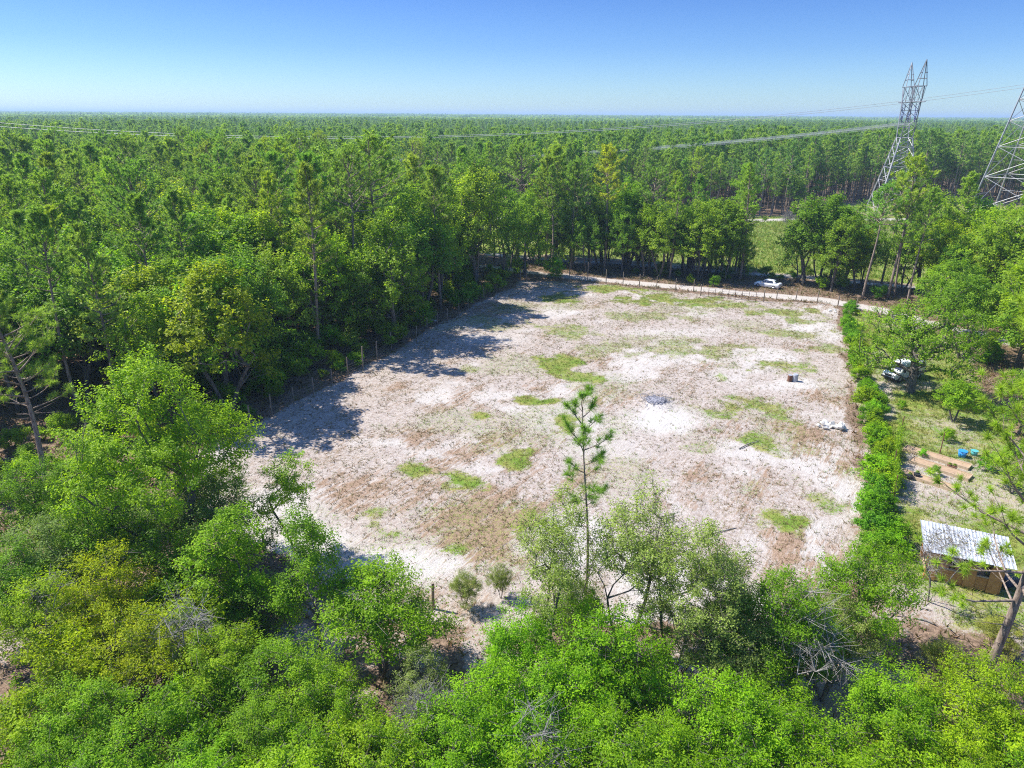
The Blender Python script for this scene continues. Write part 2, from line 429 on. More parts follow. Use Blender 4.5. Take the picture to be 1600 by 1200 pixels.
brown = np.maximum(brown, inyard * 0.35 * fbm(gxv, gyv, 4, 63))
grassy = np.maximum(grassy, cor * np.clip(0.8 + 1.2 * (fbm(gxv, gyv, 12, 71) - 0.4), 0.2, 1.0))
litter = np.clip(1 - infield - inyard - cor, 0, 1)
near_floor = sstep(46, 30, gyv) * (np.abs(gxv) < 60)
litter *= 1 - near_floor * 0.75 * sstep(0.45, 0.6, fbm(gxv, gyv, 5, 81))
litter = litter * (1 - road); grassy = grassy * (1 - road); brown = brown * (1 - 0.9 * road); white = np.maximum(white, road * 0.6)
far_green = sstep(140, 260, np.hypot(gxv, gyv)) * (cor < 0.3)
grassy = np.maximum(grassy, far_green * 0.75)
relief = 0.05 * (streak - 0.5) * infield * (1 - white) + 0.16 * (fbm(gxv, gyv, 1.3, 91, 3) - 0.5) * np.clip(infield + inyard + litter * (gyv < 140), 0, 1) * (np.abs(gxv) < 120) * (gyv < 140)
ash_c = (15.1, 68.4)
relief += 0.35 * np.exp(-((gxv - ash_c[0]) ** 2 + (gyv - ash_c[1]) ** 2) / 2.2)
gm = bpy.data.meshes.new('ground')
nx, ny = len(gx), len(gy)
V = np.stack([gxv, gyv, relief], 1).astype(np.float32)
ii, jj = np.meshgrid(np.arange(nx - 1), np.arange(ny - 1))
b0 = (jj * nx + ii).ravel()
Q = np.stack([b0, b0 + 1, b0 + nx + 1, b0 + nx], 1).astype(np.int32)
gm.vertices.add(NN); gm.vertices.foreach_set('co', V.ravel())
gm.loops.add(Q.size); gm.loops.foreach_set('vertex_index', Q.ravel())
gm.polygons.add(len(Q)); gm.polygons.foreach_set('loop_start', np.arange(len(Q), dtype=np.int32) * 4)
gm.polygons.foreach_set('loop_total', np.full(len(Q), 4, np.int32)); gm.polygons.foreach_set('use_smooth', np.full(len(Q), True))
ca_ = gm.attributes.new('cover', 'FLOAT_COLOR', 'POINT')
ca_.data.foreach_set('color', np.stack([grassy, litter, brown, white], 1).astype(np.float32).ravel())
wh_ = gm.attributes.new('white', 'FLOAT', 'POINT'); wh_.data.foreach_set('value', white.astype(np.float32))
gm.update(calc_edges=True)

def ground_mat():
    m = NT('sandy_ground')
    tc = m.new('ShaderNodeTexCoord'); P = tc.outputs['Object']
    cv = m.new('ShaderNodeAttribute'); cv.attribute_name = 'cover'
    sp = m.new('ShaderNodeSeparateColor'); m.ln(cv.outputs['Color'], sp.inputs[0])
    g, l, b = sp.outputs
    wh = m.attr('white')
    m0 = m.new('ShaderNodeMapping'); m0.inputs['Rotation'].default_value = (0, 0, math.radians(-58))
    mp = m.new('ShaderNodeMapping'); mp.inputs['Scale'].default_value = (0.30, 1.5, 1)
    mp2 = m.new('ShaderNodeMapping'); mp2.inputs['Scale'].default_value = (0.55, 1.2, 1)
    m.ln(P, m0.inputs['Vector']); m.ln(m0.outputs[0], mp.inputs['Vector']); m.ln(m0.outputs[0], mp2.inputs['Vector'])
    st = m.noise(mp.outputs[0], 2.2, 5, 0.7)
    n1 = m.noise(P, 0.5, 4, 0.6); n2 = m.noise(P, 3.0, 5, 0.7); n3 = m.noise(P, 9.0, 3, 0.7)
    sand = m.mix(m.ramp(n2, 0.35, 0.7), (0.34, 0.278, 0.24), (0.50, 0.455, 0.42))
    sand = m.mix(m.math('MULTIPLY', wh, 0.75), sand, (0.55, 0.53, 0.50))
    thatch = m.mix(m.ramp(n3, 0.3, 0.7), (0.22, 0.14, 0.09), (0.40, 0.29, 0.215))
    grass = m.mix(m.ramp(n1, 0.35, 0.65), m.mix(n3, (0.10, 0.18, 0.02), (0.19, 0.29, 0.04)), m.mix(n3, (0.20, 0.22, 0.045), (0.33, 0.31, 0.10)))
    lit = m.mix(m.ramp(n2, 0.35, 0.65), (0.10, 0.068, 0.046), (0.30, 0.21, 0.15))
    # broken edges: cover amount against fine noise
    def thr(a, n, k=5.0):
        n = m.ramp(n, 0.28, 0.72)
        return m.math('ADD', m.math('MULTIPLY', m.math('SUBTRACT', m.math('ADD', a, n), 1.0), k), 0.5, clamp=True)
    nb = m.math('ADD', m.math('MULTIPLY', st, 0.75), m.math('MULTIPLY', n3, 0.25))
    col = m.mix(thr(m.math('MULTIPLY', b, 0.95), nb, 2.4), sand, thatch)
    # scattered small dark crumbs of mulch
    keepw = m.math('SUBTRACT', 1.0, m.math('MULTIPLY', wh, 0.85))
    dens = m.ramp(m.noise(P, 0.16, 4, 0.65), 0.40, 0.62)
    c1 = m.math('MULTIPLY', m.ramp(m.noise(mp2.outputs[0], 2.6, 4, 0.7), 0.52, 0.62), 0.62)
    c2 = m.math('MULTIPLY', m.ramp(m.noise(P, 5.0, 2, 0.6), 0.56, 0.66), 0.7)
    crumbs = m.math('MULTIPLY', m.math('MAXIMUM', c1, c2), m.math('MULTIPLY', keepw, m.math('ADD', 0.14, m.math('MULTIPLY', dens, 0.80))))
    col = m.mix(crumbs, col, m.mix(n1, (0.24, 0.155, 0.095), (0.20, 0.165, 0.075)))
    ng = m.math('ADD', m.math('MULTIPLY', n2, 0.6), m.math('MULTIPLY', n3, 0.4))
    col = m.mix(thr(m.math('MULTIPLY', g, 0.98), ng, 2.4), col, grass)
    col = m.mix(thr(m.math('MULTIPLY', l, 1.15), n2, 5), col, lit)
    m.ln(col, m.p.inputs['Base Color'])
    m.p.inputs['Roughness'].default_value = 0.95
    m.p.inputs['Specular IOR Level'].default_value = 0.15
    bp = m.new('ShaderNodeBump'); bp.inputs['Strength'].default_value = 0.9; bp.inputs['Distance'].default_value = 0.14
    h = m.math('ADD', m.math('MULTIPLY', st, 0.6), m.math('MULTIPLY', n3, 0.55))
    m.ln(h, bp.inputs['Height']); m.ln(bp.outputs[0], m.p.inputs['Normal'])
    return m.mat
gm.materials.append(ground_mat())
ground = link(bpy.data.objects.new('ground', gm)); ground['kind'] = 'structure'

def sample_grid(A, x, y):
    i = np.clip(np.searchsorted(gx, x) - 1, 0, nx - 2); j = np.clip(np.searchsorted(gy, y) - 1, 0, ny - 2)
    return A.reshape(ny, nx)[j, i]

# low far hills that lift the skyline a little
def hill_strip(name, x0, x1, y0, hmax, seed):
    n = 160
    xs = np.linspace(x0, x1, n); mb = MB()
    hz = hmax * np.sin(np.linspace(0, PI, n)) ** 0.7 * (0.55 + 0.5 * fbm(xs, xs * 0, 900, seed)) + 6 * (fbm(xs, xs * 0, 60, seed + 5) - .5)
    rows = [(0, 0.0), (500, 0.7), (1000, 1.0), (2200, 0.6), (3600, 0.0)]
    V = np.concatenate([np.stack([xs * (1 + dy / y0), np.full(n, y0 + dy), -1 + hz * k + (2.0 * (hash2(np.arange(n), np.full(n, dy), seed) - .5) if 0 < k else 0)], 1) for dy, k in rows])
    F = []
    for r in range(len(rows) - 1):
        a = np.arange(n - 1) + r * n
        F.append(np.stack([a, a + 1, a + n + 1, a + n], 1))
    mb.add(V, np.concatenate(F))
    o = mb.build(name, plain_mat('wooded_hill', (0.045, 0.075, 0.03), (0.075, 0.105, 0.04), 0.02, 0.95), smooth=True)
    o['kind'] = 'structure'
hill_strip('hills', -9500, -300, 6500, 41, 3)
hill_strip('hills', -2500, 9500, 7400, 35, 9)

# ------------------------------------------------------------------ trees
def norm(v): return v / (np.linalg.norm(v, axis=-1, keepdims=True) + 1e-9)

def add_leaves(mb, P, Nrm, L, W, rng, mat=0, tint=None):
    n = len(P)
    d = norm(np.cross(Nrm, rng.normal(size=(n, 3))))
    s = np.cross(Nrm, d)
    l = L * rng.uniform(0.7, 1.25, (n, 1)); wd = W * rng.uniform(0.7, 1.25, (n, 1))
    V = np.stack([P - d * l / 2, P + s * wd / 2 + Nrm * wd * 0.18, P + d * l / 2, P - s * wd / 2 + Nrm * wd * 0.18], 1)
    F = np.arange(n * 4).reshape(n, 4)
    t = rng.uniform(0, 1, n) if tint is None else tint
    mb.add(V.reshape(-1, 3), F, mat, np.repeat(t, 4))

def skeleton(rng, clumps, H, cb, stems, r0, lean=(0, 0), rmin=0.012):
    """branches from trunk nodes to every clump; returns edges (A,B,ra,rb)"""
    nodes = []; par = []; plen = []
    def addn(p, q):
        nodes.append(np.asarray(p, float)); par.append(q)
        plen.append(0 if q < 0 else plen[q] + np.linalg.norm(nodes[-1] - nodes[q]))
        return len(nodes) - 1
    root = addn((0, 0, -0.3), -1)
    for s in range(stems):
        a = rng.uniform(0, 2 * PI) if stems == 1 else 2 * PI * s / stems + rng.uniform(-.4, .4)
        q = root; p = np.array([0, 0, -0.3]); top = H * rng.uniform(0.6, 0.78)
        spread = (0.06 if stems == 1 else 0.32)
        k = 7
        dirv = np.array([math.cos(a) * spread + lean[0], math.sin(a) * spread + lean[1], 1.0])
        for i in range(k):
            dirv = dirv + np.append(rng.normal(0, 0.09, 2), 0)
            p = p + dirv / np.linalg.norm(dirv) * (top + .3) / k
            q = addn(p, q)
    order = np.argsort(np.linalg.norm(clumps - np.array([0, 0, cb + (H - cb) * 0.35]), axis=1))
    ends = []
    for ci in order:
        c = clumps[ci]
        Nn = np.array(nodes); pl = np.array(plen)
        d = np.linalg.norm(Nn - c, axis=1)
        cost = d + 0.30 * pl + 3.0 * np.maximum(0, Nn[:, 2] - c[2] + 0.15 * d) + (Nn[:, 2] < cb * 0.6) * 4
        q = int(np.argmin(cost)); dd = d[q]
        k = 1 if dd < 0.9 else (2 if dd < 2.2 else 3)
        a0 = nodes[q]
        for i in range(1, k + 1):
            t = i / k
            p = a0 + (c - a0) * t + (np.append(rng.normal(0, 0.07 * dd, 2), 0.10 * dd * math.sin(PI * t)) if i < k else 0)
            q = addn(p, q)
        ends.append(q)
    cnt = np.zeros(len(nodes))
    for e in ends:
        cnt[e] += 1
    for i in range(len(nodes) - 1, 0, -1):
        cnt[par[i]] += cnt[i]
    Nn = np.array(nodes); par_ = np.array(par)
    r = np.maximum(rmin, r0 * (np.maximum(cnt, 0.3) / max(1, len(clumps))) ** 0.52)
    i = np.arange(1, len(nodes))
    ra = np.minimum(r[par_[i]], r[i] * 1.5)
    ok = cnt[i] > 0
    return Nn[par_[i]][ok], Nn[i][ok], ra[ok], r[i][ok]

def oak_clumps(rng, H, R, cb, ncl, nlob, flat, open_=0.62, squash=0.8):
    lob = []
    for i in range(nlob):
        a = 2.399 * i + rng.uniform(-.5, .5); u = math.sqrt((i + .5) / nlob)
        rad = R * 0.64 * u
        zz = cb + (H - cb) * (0.72 - 0.46 * u * u + rng.uniform(-.16, .16))
        lr = R * rng.uniform(0.24, 0.54)
        lr = min(lr, (H - zz) / (squash * .98), max(0.4, (zz - cb) / 0.45))
        lob.append((rad * math.cos(a), rad * math.sin(a), zz, lr))
    lob = np.array(lob)
    out = []
    wgt = lob[:, 3] ** 2; wgt = wgt / wgt.sum()
    while len(out) < ncl:
        n = ncl * 2
        k = rng.choice(len(lob), n, p=wgt)
        d = norm(rng.normal(size=(n, 3)) + np.array([0, 0, flat]))
        p = lob[k, :3] + d * lob[k, 3:4] * rng.uniform(0.62, 1.03, (n, 1)) * np.array([1, 1, squash])
        q = np.linalg.norm((p[:, None] - lob[None, :, :3]) / np.array([1, 1, squash]), axis=2) / lob[None, :, 3]
        q[np.arange(n), k] = 9
        ok = (q.min(1) > open_) & (p[:, 2] > cb * 0.75)
        out += list(p[ok])
    return np.array(out[:ncl])

def make_oak(name, seed, H, R, cb, ncl, nl, L, W, clr, r0, nlob=8, stems=1, flat=0.25, lean=(0, 0), leaf='oak_leaf', bark='oak_bark', k=5, squash=0.8, twig=0, open_=0.62):
    rng = np.random.default_rng(seed)
    cl = oak_clumps(rng, H, R, cb, ncl, nlob, flat, open_, squash)
    cl[:, :2] += np.array(lean)[None] * cl[:, 2:3]
    A, B, ra, rb = skeleton(rng, cl, H, cb, stems, r0, lean)
    tm = MB().tubes(A, B, ra, rb, k)
    if twig:
        c = np.repeat(cl, twig, 0)
        e = c + rng.normal(size=c.shape) * clr * np.array([.8, .8, .5])
        tm.tubes(c, e, 0.012, 0.005, 3)
    n = ncl * nl
    off = norm(rng.normal(size=(n, 3))) * (rng.uniform(0, 1, (n, 1)) ** 0.5)
    size = np.repeat(rng.uniform(0.65, 1.25, ncl), nl)[:, None]
    ctr = np.array([0, 0, cb + (H - cb) * 0.35])
    ax = norm(norm(cl - ctr) + np.array([0, 0, .25]) + rng.normal(0, .45, cl.shape))
    push = np.where(rng.random(ncl) < .22, rng.uniform(.15, .55, ncl), 0)[:, None] * clr * 1.6
    cl = cl + ax * push
    oo = off * clr * size * 0.85 * np.array([1, 1, 0.72])
    axr = np.repeat(ax, nl, 0)
    P = np.repeat(cl, nl, 0) + oo + axr * (np.sum(off * axr, 1)[:, None] * clr * size * 0.75)
    Nrm = norm(norm(P - ctr) * 0.45 + np.array([0, 0, 0.55]) + off * 0.35 + rng.normal(size=(n, 3)) * 0.42)
    ct = np.repeat(rng.normal(0, 0.21, ncl), nl)
    t = np.clip(0.5 + ct + rng.normal(0, 0.2, n), 0, 1)
    lm = MB(); add_leaves(lm, P, Nrm, L, W, rng, 0, t)
    return dict(trunk=tm.mesh('oak_trunk', M[bark], True), crown=lm.mesh('oak_crown', M[leaf]), H=H, R=R, mb=(tm, lm))

def make_pine(name, seed, H, Rc, cs, nbr, side, nn, nlen, nwid, r0=None, lean=(0, 0), k=6, needle='pine_needle', dead=6, curve=0.25, shape=0.5, maxlow=1.0, spread=0.75):
    rng = np.random.default_rng(seed)
    r0 = r0 or 0.0095 * H + 0.04
    zz = np.linspace(-0.3, H * 0.985, 15)
    ph = rng.uniform(0, 6.28, 2)
    tx = lean[0] * zz + curve * np.sin(zz / H * 4.2 + ph[0]) - curve * math.sin(ph[0])
    ty = lean[1] * zz + curve * np.cos(zz / H * 3.6 + ph[1]) - curve * math.cos(ph[1])
    trunk = np.stack([tx, ty, zz], 1)
    rr = r0 * np.clip(1 - 0.9 * (zz / H), 0.1, 1) ** 0.85
    tm = MB().path(trunk, rr, k)
    zs = cs * H
    cents = []; dirs = []
    def at(z): return np.array([np.interp(z, zz, tx), np.interp(z, zz, ty), z])
    SA, SB, SRA, SRB = [], [], [], []
    for i in range(nbr):
        t = (i + rng.uniform(0, 1)) / nbr
        t = t ** 0.9
        z = zs + (H * 0.985 - zs) * t
        Lb = Rc * ((1 - t) ** shape) * (0.5 + 0.5 * min(1.0, t * 2.5 + (1 - maxlow) * 0 + 0.35)) * rng.uniform(0.55, 1.15) + 0.25
        az = 2.399 * i + rng.uniform(-.6, .6)
        el = math.radians(-2 + 58 * t + rng.uniform(-12, 12))
        p = at(z); dv = np.array([math.cos(az) * math.cos(el), math.sin(az) * math.cos(el), math.sin(el)])
        pts = [p]
        for s in range(4):
            dv = norm(dv + np.array([0, 0, 0.13]) + rng.normal(0, 0.10, 3))
            pts.append(pts[-1] + dv * Lb / 4)
        pts = np.array(pts)
        rb0 = max(0.012, 0.012 + 0.017 * Lb)
        rs = np.linspace(rb0, 0.012, 5)
        SA += list(pts[:-1]); SB += list(pts[1:]); SRA += list(rs[:-1]); SRB += list(rs[1:])
        cents.append(pts[-1]); dirs.append(dv)
        ns = max(1, int(round(side * (0.45 + 0.55 * Lb / Rc))))
        for s in range(ns):
            u = rng.uniform(0.32, 0.98)
            f = u * 4; j = min(3, int(f)); q = pts[j] + (pts[j + 1] - pts[j]) * (f - j)
            bd = norm(pts[j + 1] - pts[j])
            lat = norm(np.cross(bd, np.array([0, 0, 1.0]))) * (1 if s % 2 else -1)
            tdv = norm(bd * 0.75 + lat * rng.uniform(0.3, 0.95) + np.array([0, 0, rng.uniform(0.05, 0.6)]))
            tl = Lb * rng.uniform(0.12, 0.32) + 0.12
            e = q + tdv * tl
            SA.append(q); SB.append(e); SRA.append(0.014); SRB.append(0.008)
            cents.append(e); dirs.append(norm(tdv + np.array([0, 0, 0.35])))
    for i in range(dead):
        z = rng.uniform(cs * 0.45, cs) * H; az = rng.uniform(0, 6.28); p = at(z); l = rng.uniform(0.4, 1.8)
        e = p + np.array([math.cos(az), math.sin(az), rng.uniform(-.2, .3)]) * l
        SA.append(p); SB.append(e); SRA.append(0.035); SRB.append(0.012)
    tm.tubes(SA, SB, SRA, SRB, 4)
    cents = np.array(cents); dirs = np.array(dirs)
    n = len(cents) * nn
    d = norm(np.repeat(dirs, nn, 0) * 0.85 + rng.normal(size=(n, 3)) * spread)
    c = np.repeat(cents, nn, 0) - np.repeat(dirs, nn, 0) * rng.uniform(0, 0.5, (n, 1)) * nlen
    sidev = norm(np.cross(d, rng.normal(size=(n, 3))))
    ln = nlen * rng.uniform(0.7, 1.15, (n, 1))
    droop = np.array([0, 0, -1.0]) * ln * 0.08
    V = np.stack([c + d * ln * 0.06 - sidev * nwid / 2, c + d * ln * 0.06 + sidev * nwid / 2, c + d * ln + droop], 1)
    tt = np.clip(np.repeat(rng.normal(0.5, 0.2, len(cents)), nn) + rng.normal(0, 0.18, n), 0, 1)
    lm = MB().add(V.reshape(-1, 3), np.arange(n * 3).reshape(n, 3), 0, np.repeat(tt, 3))
    return dict(trunk=tm.mesh('pine_trunk', M['pine_bark'], True), crown=lm.mesh('pine_crown', M[needle]), H=H, R=Rc, mb=(tm, lm))

def make_bare(seed, H, R, cb, ncl, r0, stems=1, lean=(0, 0), twig=7, tl=0.5):
    rng = np.random.default_rng(seed)
    cl = oak_clumps(rng, H, R, cb, ncl, 6, 0.2)
    cl[:, :2] += np.array(lean)[None] * cl[:, 2:3]
    A, B, ra, rb = skeleton(rng, cl, H, cb, stems, r0, lean, rmin=0.009)
    c = np.repeat(cl, twig, 0)
    e = c + rng.normal(size=c.shape) * tl * np.array([.8, .8, .6])
    c2 = c + (e - c) * rng.uniform(.3, .8, (len(c), 1)); e2 = c2 + rng.normal(size=c.shape) * tl * .5
    tm = MB().tubes(A, B, ra, rb, 5)
    tw = MB().tubes(c, e, 0.009, 0.004, 3).tubes(c2, e2, 0.006, 0.003, 3)
    return dict(trunk=tm.mesh('bare_trunk', M['dead_wood'], True), twigs=tw.mesh('bare_twigs', M['dead_wood']), H=H, R=R)

# prototypes (built once, shared by the copies)
OAK = [make_oak('oak', 100 + i, H, R, cb, 250, 36, 0.30, 0.19, 0.66, 0.24, nlob=nl, stems=st, squash=sq)
       for i, (H, R, cb, nl, st, sq) in enumerate([(14, 4.6, 2.4, 12, 1, 1.0), (15, 4.2, 2.6, 12, 1, 1.15), (13, 5.2, 2.0, 12, 2, .85), (16, 4.4, 3.0, 13, 1, 1.2), (12, 4.6, 1.8, 11, 2, .9), (15, 5.4, 2.4, 14, 3, .95)])]
LIVE = [make_oak('live_oak', 140 + i, 16, 8.0, 2.4, 480, 44, 0.30, 0.19, 0.75, 0.42, nlob=15, stems=st, squash=.8) for i, st in enumerate([2, 3])]
PINE = [make_pine('pine', 200 + i, 20, rc, cs, nb, 12, 20, 0.44, 0.085, shape=sh)
        for i, (rc, cs, nb, sh) in enumerate([(3.4, .50, 46, .5), (3.9, .55, 44, .45), (3.0, .48, 48, .6), (4.3, .58, 42, .4), (3.3, .62, 38, .5), (3.6, .44, 52, .55), (5.2, .60, 44, .28), (4.6, .64, 38, .3)])]
SLIM = [make_pine('slim_pine', 230 + i, 20, rc, cs, nb, 9, 20, 0.44, 0.085, shape=.55)
        for i, (rc, cs, nb) in enumerate([(2.5, .42, 42), (2.9, .38, 44), (2.3, .46, 40)])]
SCRUB = [make_oak('scrub', 300 + i, H, R, cb, 190, 100, 0.118, 0.056, 0.47, 0.10, nlob=15, stems=st, leaf=lf, squash=.85, twig=2, k=4)
         for i, (H, R, cb, st, lf) in enumerate([(5.2, 2.7, .8, 3, 'scrub_leaf'), (5.6, 2.5, 1.1, 2, 'scrub_leaf'), (4.6, 2.9, .6, 4, 'scrub_leaf'), (5.8, 2.6, 1.2, 3, 'grey_leaf')])]
SCRUB += [make_oak('scrub', 310, 5.6, 2.6, 1.4, 120, 62, 0.175, 0.09, 0.52, 0.11, nlob=13, stems=2, leaf='scrub_leaf', squash=1.0, twig=2, k=4),
          make_oak('scrub', 311, 5.8, 2.4, 1.2, 90, 84, 0.12, 0.055, 0.42, 0.11, nlob=15, stems=4, leaf='grey_leaf', squash=1.0, twig=4, k=4, bark='dead_wood')]
NEAR = [make_oak('near_oak', 330, 15.0, 5.6, 4.2, 420, 78, 0.19, 0.105, 0.62, 0.21, nlob=13, stems=2, leaf='oak_leaf', squash=1.0, twig=1),
        make_oak('near_grey_oak', 331, 11.0, 3.3, 3.2, 240, 72, 0.125, 0.062, 0.52, 0.11, nlob=10, stems=3, leaf='grey_leaf', squash=1.3, twig=3, open_=.5),
        make_oak('near_grey_oak', 332, 11.0, 3.0, 3.6, 200, 66, 0.125, 0.062, 0.50, 0.11, nlob=9, stems=2, leaf='grey_leaf', squash=1.4, twig=3, open_=.5),
        make_oak('near_slim_oak', 333, 9.0, 2.1, 2.0, 150, 80, 0.13, 0.068, 0.46, 0.09, nlob=8, stems=1, leaf='scrub_leaf', squash=1.6, twig=2)]
SHRUB = [make_oak('shrub', 350 + i, 2.0, 1.2, 0.15, 60, 46, 0.17, 0.075, 0.34, 0.03, nlob=6, stems=4, leaf='scrub_leaf', squash=.8, k=3) for i in range(3)]
FOAK = [make_oak('far_oak', 400 + i, 14, 4.8, 3.5, 70, 20, 0.62, 0.42, 0.85, 0.26, nlob=9, leaf='far_oak_leaf', k=4, squash=1.0) for i in range(3)]
FPINE = [make_pine('far_pine', 420 + i, 20, rc, cs, 28, 6, 10, 0.66, 0.19, needle='far_needle', k=5, dead=0) for i, (rc, cs) in enumerate([(3.4, .45), (4.0, .5), (3.0, .4), (3.7, .52)])]

rnd = random.Random(11)
def stand(base, proto, loc, s, label, cat, group=None, col=(1, 1, 1), rz=None, sz=None, zoff=0.0):
    """a tree: Empty at its foot > trunk, crown"""
    sc_ = (s, s, s if sz is None else sz)
    o = empty(base, (loc[0], loc[1], zoff), rnd.uniform(0, 2 * PI) if rz is None else rz, sc_)
    tag(o, label, cat, group)
    for part in ('trunk', 'crown', 'twigs'):
        if part in proto:
            p = bpy.data.objects.new(part, proto[part]); C.objects.link(p); p.parent = o
            p.color = (*col, 1)
            if part == 'twigs': p['kind'] = 'stuff'
    return o

def jit(c, a=0.12):
    k = 1 + rnd.uniform(-a, a)
    return (c[0] * k * (1 + rnd.uniform(-a, a)), c[1] * k, c[2] * k * (1 + rnd.uniform(-a, a)))

heroes = []        # (x, y, clear radius) so the wood keeps its distance
def hero(base, proto, loc, H, label, cat, col=(1, 1, 1), group=None, rz=None, wide=1.0, clear=2.6):
    s = H / proto['H']
    heroes.append((loc[0], loc[1], clear))
    return stand(base, proto, loc, s * wide, label, cat, group, col, rz, sz=s)

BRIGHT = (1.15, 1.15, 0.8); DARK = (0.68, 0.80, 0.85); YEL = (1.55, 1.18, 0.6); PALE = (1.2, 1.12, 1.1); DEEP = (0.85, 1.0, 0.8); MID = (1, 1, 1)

# --- trees that stand out along the left edge of the field
hero('pine_tree', PINE[3], (-19.6, 104.2), 24.6, 'tallest broad-crowned pine rising over the oaks left of the field', 'tree', (1.05, 1.05, .9), wide=1.25)
hero('oak_tree', OAK[3], (-6.2, 119.0), 22.0, 'very tall pale green oak near the far left corner of the field', 'tree', PALE, wide=1.0)
hero('oak_tree', OAK[1], (-11.3, 109.1), 17.5, 'bright oak with a dark bare lower trunk behind the left fence', 'tree', BRIGHT, wide=.95)
hero('oak_tree', OAK[0], (-15.1, 100.4), 12.5, 'small bright green oak in front of the tallest broad-crowned pine', 'tree', BRIGHT)
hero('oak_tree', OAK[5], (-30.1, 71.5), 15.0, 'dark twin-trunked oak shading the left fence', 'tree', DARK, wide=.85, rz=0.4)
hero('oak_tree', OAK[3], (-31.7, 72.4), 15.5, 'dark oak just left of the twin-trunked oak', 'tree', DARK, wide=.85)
hero('oak_tree', OAK[2], (-28.6, 81.7), 13.5, 'rounded mid green oak between the twin-trunked oak and the yellow bush', 'tree', MID)
hero('oak_tree', OAK[1], (-24.9, 89.7), 15.5, 'narrow green oak behind the middle of the left fence', 'tree', (.85, .95, .85))
hero('oak_tree', OAK[4], (-18.5, 92.8), 14.0, 'dark green oak leaning over the left fence below the tallest pine', 'tree', (.75, .88, .85))
hero('oak_tree', OAK[5], (-1.3, 125.1), 17.0, 'broad oak filling the far left corner of the field', 'tree', (.9, 1, .9))
hero('oak_tree', OAK[0], (2.2, 129.5), 16.0, 'dense oak at the end of the sand road by the far left corner', 'tree', (.95, 1.02, .85))
# --- row beyond the sand road
hero('pine_tree', SLIM[0], (7.5, 134.3), 19.5, 'slender pine at the left end of the row beyond the sand road', 'tree')
hero('pine_tree', SLIM[1], (11.4, 136.2), 20.0, 'slender pine just left of the yellowish pine beyond the road', 'tree')
hero('pine_tree', PINE[1], (17.6, 134.6), 22.6, 'tall yellowish pine with a long bare trunk beyond the sand road', 'tree', (1.75, 1.3, .75), wide=.95)
hero('pine_tree', SLIM[2], (28.9, 128.2), 18.0, 'thin leaning pine right of the bright two-tiered oak', 'tree', (1.1, 1.1, .8))
hero('pine_tree', SLIM[1], (41.6, 127.5), 20.5, 'tall pine by the white sedan, nearer of its pair', 'tree', (1.1, 1.1, .85), wide=1.15)
hero('pine_tree', SLIM[0], (41.7, 129.6), 19.0, 'tall pine by the white sedan, farther of its pair', 'tree', (1.0, 1.05, .85))
hero('oak_tree', OAK[4], (14.0, 132.7), 12.0, 'dark bushy oak between the slender pines beyond the road', 'tree', (.7, .85, .85), wide=.8)
hero('oak_tree', OAK[1], (20.7, 132.4), 14.0, 'dark narrow oak right of the yellowish pine', 'tree', (.7, .85, .85), wide=.8)
hero('oak_tree', OAK[3], (24.5, 130.2), 14.5, 'bright two-tiered oak beyond the sand road', 'tree', BRIGHT, wide=.75)
hero('oak_tree', OAK[5], (34.0, 127.2), 14.2, 'rounded pale green oak standing alone beyond the sand road', 'tree', (1.15, 1.12, 1), wide=1.05)
hero('oak_tree', OAK[2], (38.5, 126.3), 10.0, 'low dark oak at the foot of the pair of pines', 'tree', DARK, wide=.8)
hero('oak_tree', OAK[0], (42.6, 128.0), 7.5, 'small round oak behind the white sedan', 'tree', (.85, .95, .9), wide=.8)
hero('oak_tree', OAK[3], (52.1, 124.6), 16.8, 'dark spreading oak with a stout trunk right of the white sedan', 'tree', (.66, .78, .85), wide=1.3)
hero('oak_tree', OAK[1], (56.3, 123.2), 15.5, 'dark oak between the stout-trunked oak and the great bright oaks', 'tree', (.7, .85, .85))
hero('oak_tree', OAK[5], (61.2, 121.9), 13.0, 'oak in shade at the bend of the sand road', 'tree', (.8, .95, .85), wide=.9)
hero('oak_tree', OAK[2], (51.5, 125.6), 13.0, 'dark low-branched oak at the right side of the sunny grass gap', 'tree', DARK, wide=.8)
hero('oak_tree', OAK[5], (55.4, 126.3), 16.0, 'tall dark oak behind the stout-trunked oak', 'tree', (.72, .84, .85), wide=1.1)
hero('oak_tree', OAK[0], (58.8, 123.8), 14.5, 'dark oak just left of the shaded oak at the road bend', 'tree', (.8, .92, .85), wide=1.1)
hero('live_oak', LIVE[0], (71.1, 121.2), 17.5, 'great bright live oak overhanging the bend of the sand road', 'tree', (1.1, 1.12, .85), wide=.95)
hero('live_oak', LIVE[1], (73.8, 107.0), 16.5, 'great bright live oak nearest the right edge beyond the road', 'tree', (1.1, 1.12, .85), wide=1.0)
hero('live_oak', LIVE[0], (84.1, 113.4), 15.0, 'live oak behind the great oaks under the right-hand pylon', 'tree', (1.0, 1.05, .85), rz=2.0)
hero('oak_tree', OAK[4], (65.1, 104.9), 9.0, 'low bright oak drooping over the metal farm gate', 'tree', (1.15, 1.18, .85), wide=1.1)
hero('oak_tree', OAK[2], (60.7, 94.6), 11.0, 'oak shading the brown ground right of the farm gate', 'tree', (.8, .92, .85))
GNARL = make_oak('gnarled_oak', 160, 11.5, 6.6, 1.3, 400, 40, 0.24, 0.15, 0.66, 0.50, nlob=17, stems=1, squash=.75, lean=(.02, 0))
hero('oak_tree', GNARL, (43.5, 71.5), 11.5, 'gnarled thick-trunked oak hanging over the white van', 'tree', (.9, 1.0, .9), rz=1.0)
hero('oak_tree', OAK[2], (55.9, 83.4), 11.0, 'shady oak over the brown ground behind the gnarled oak', 'tree', (.72, .85, .85), wide=1.2)
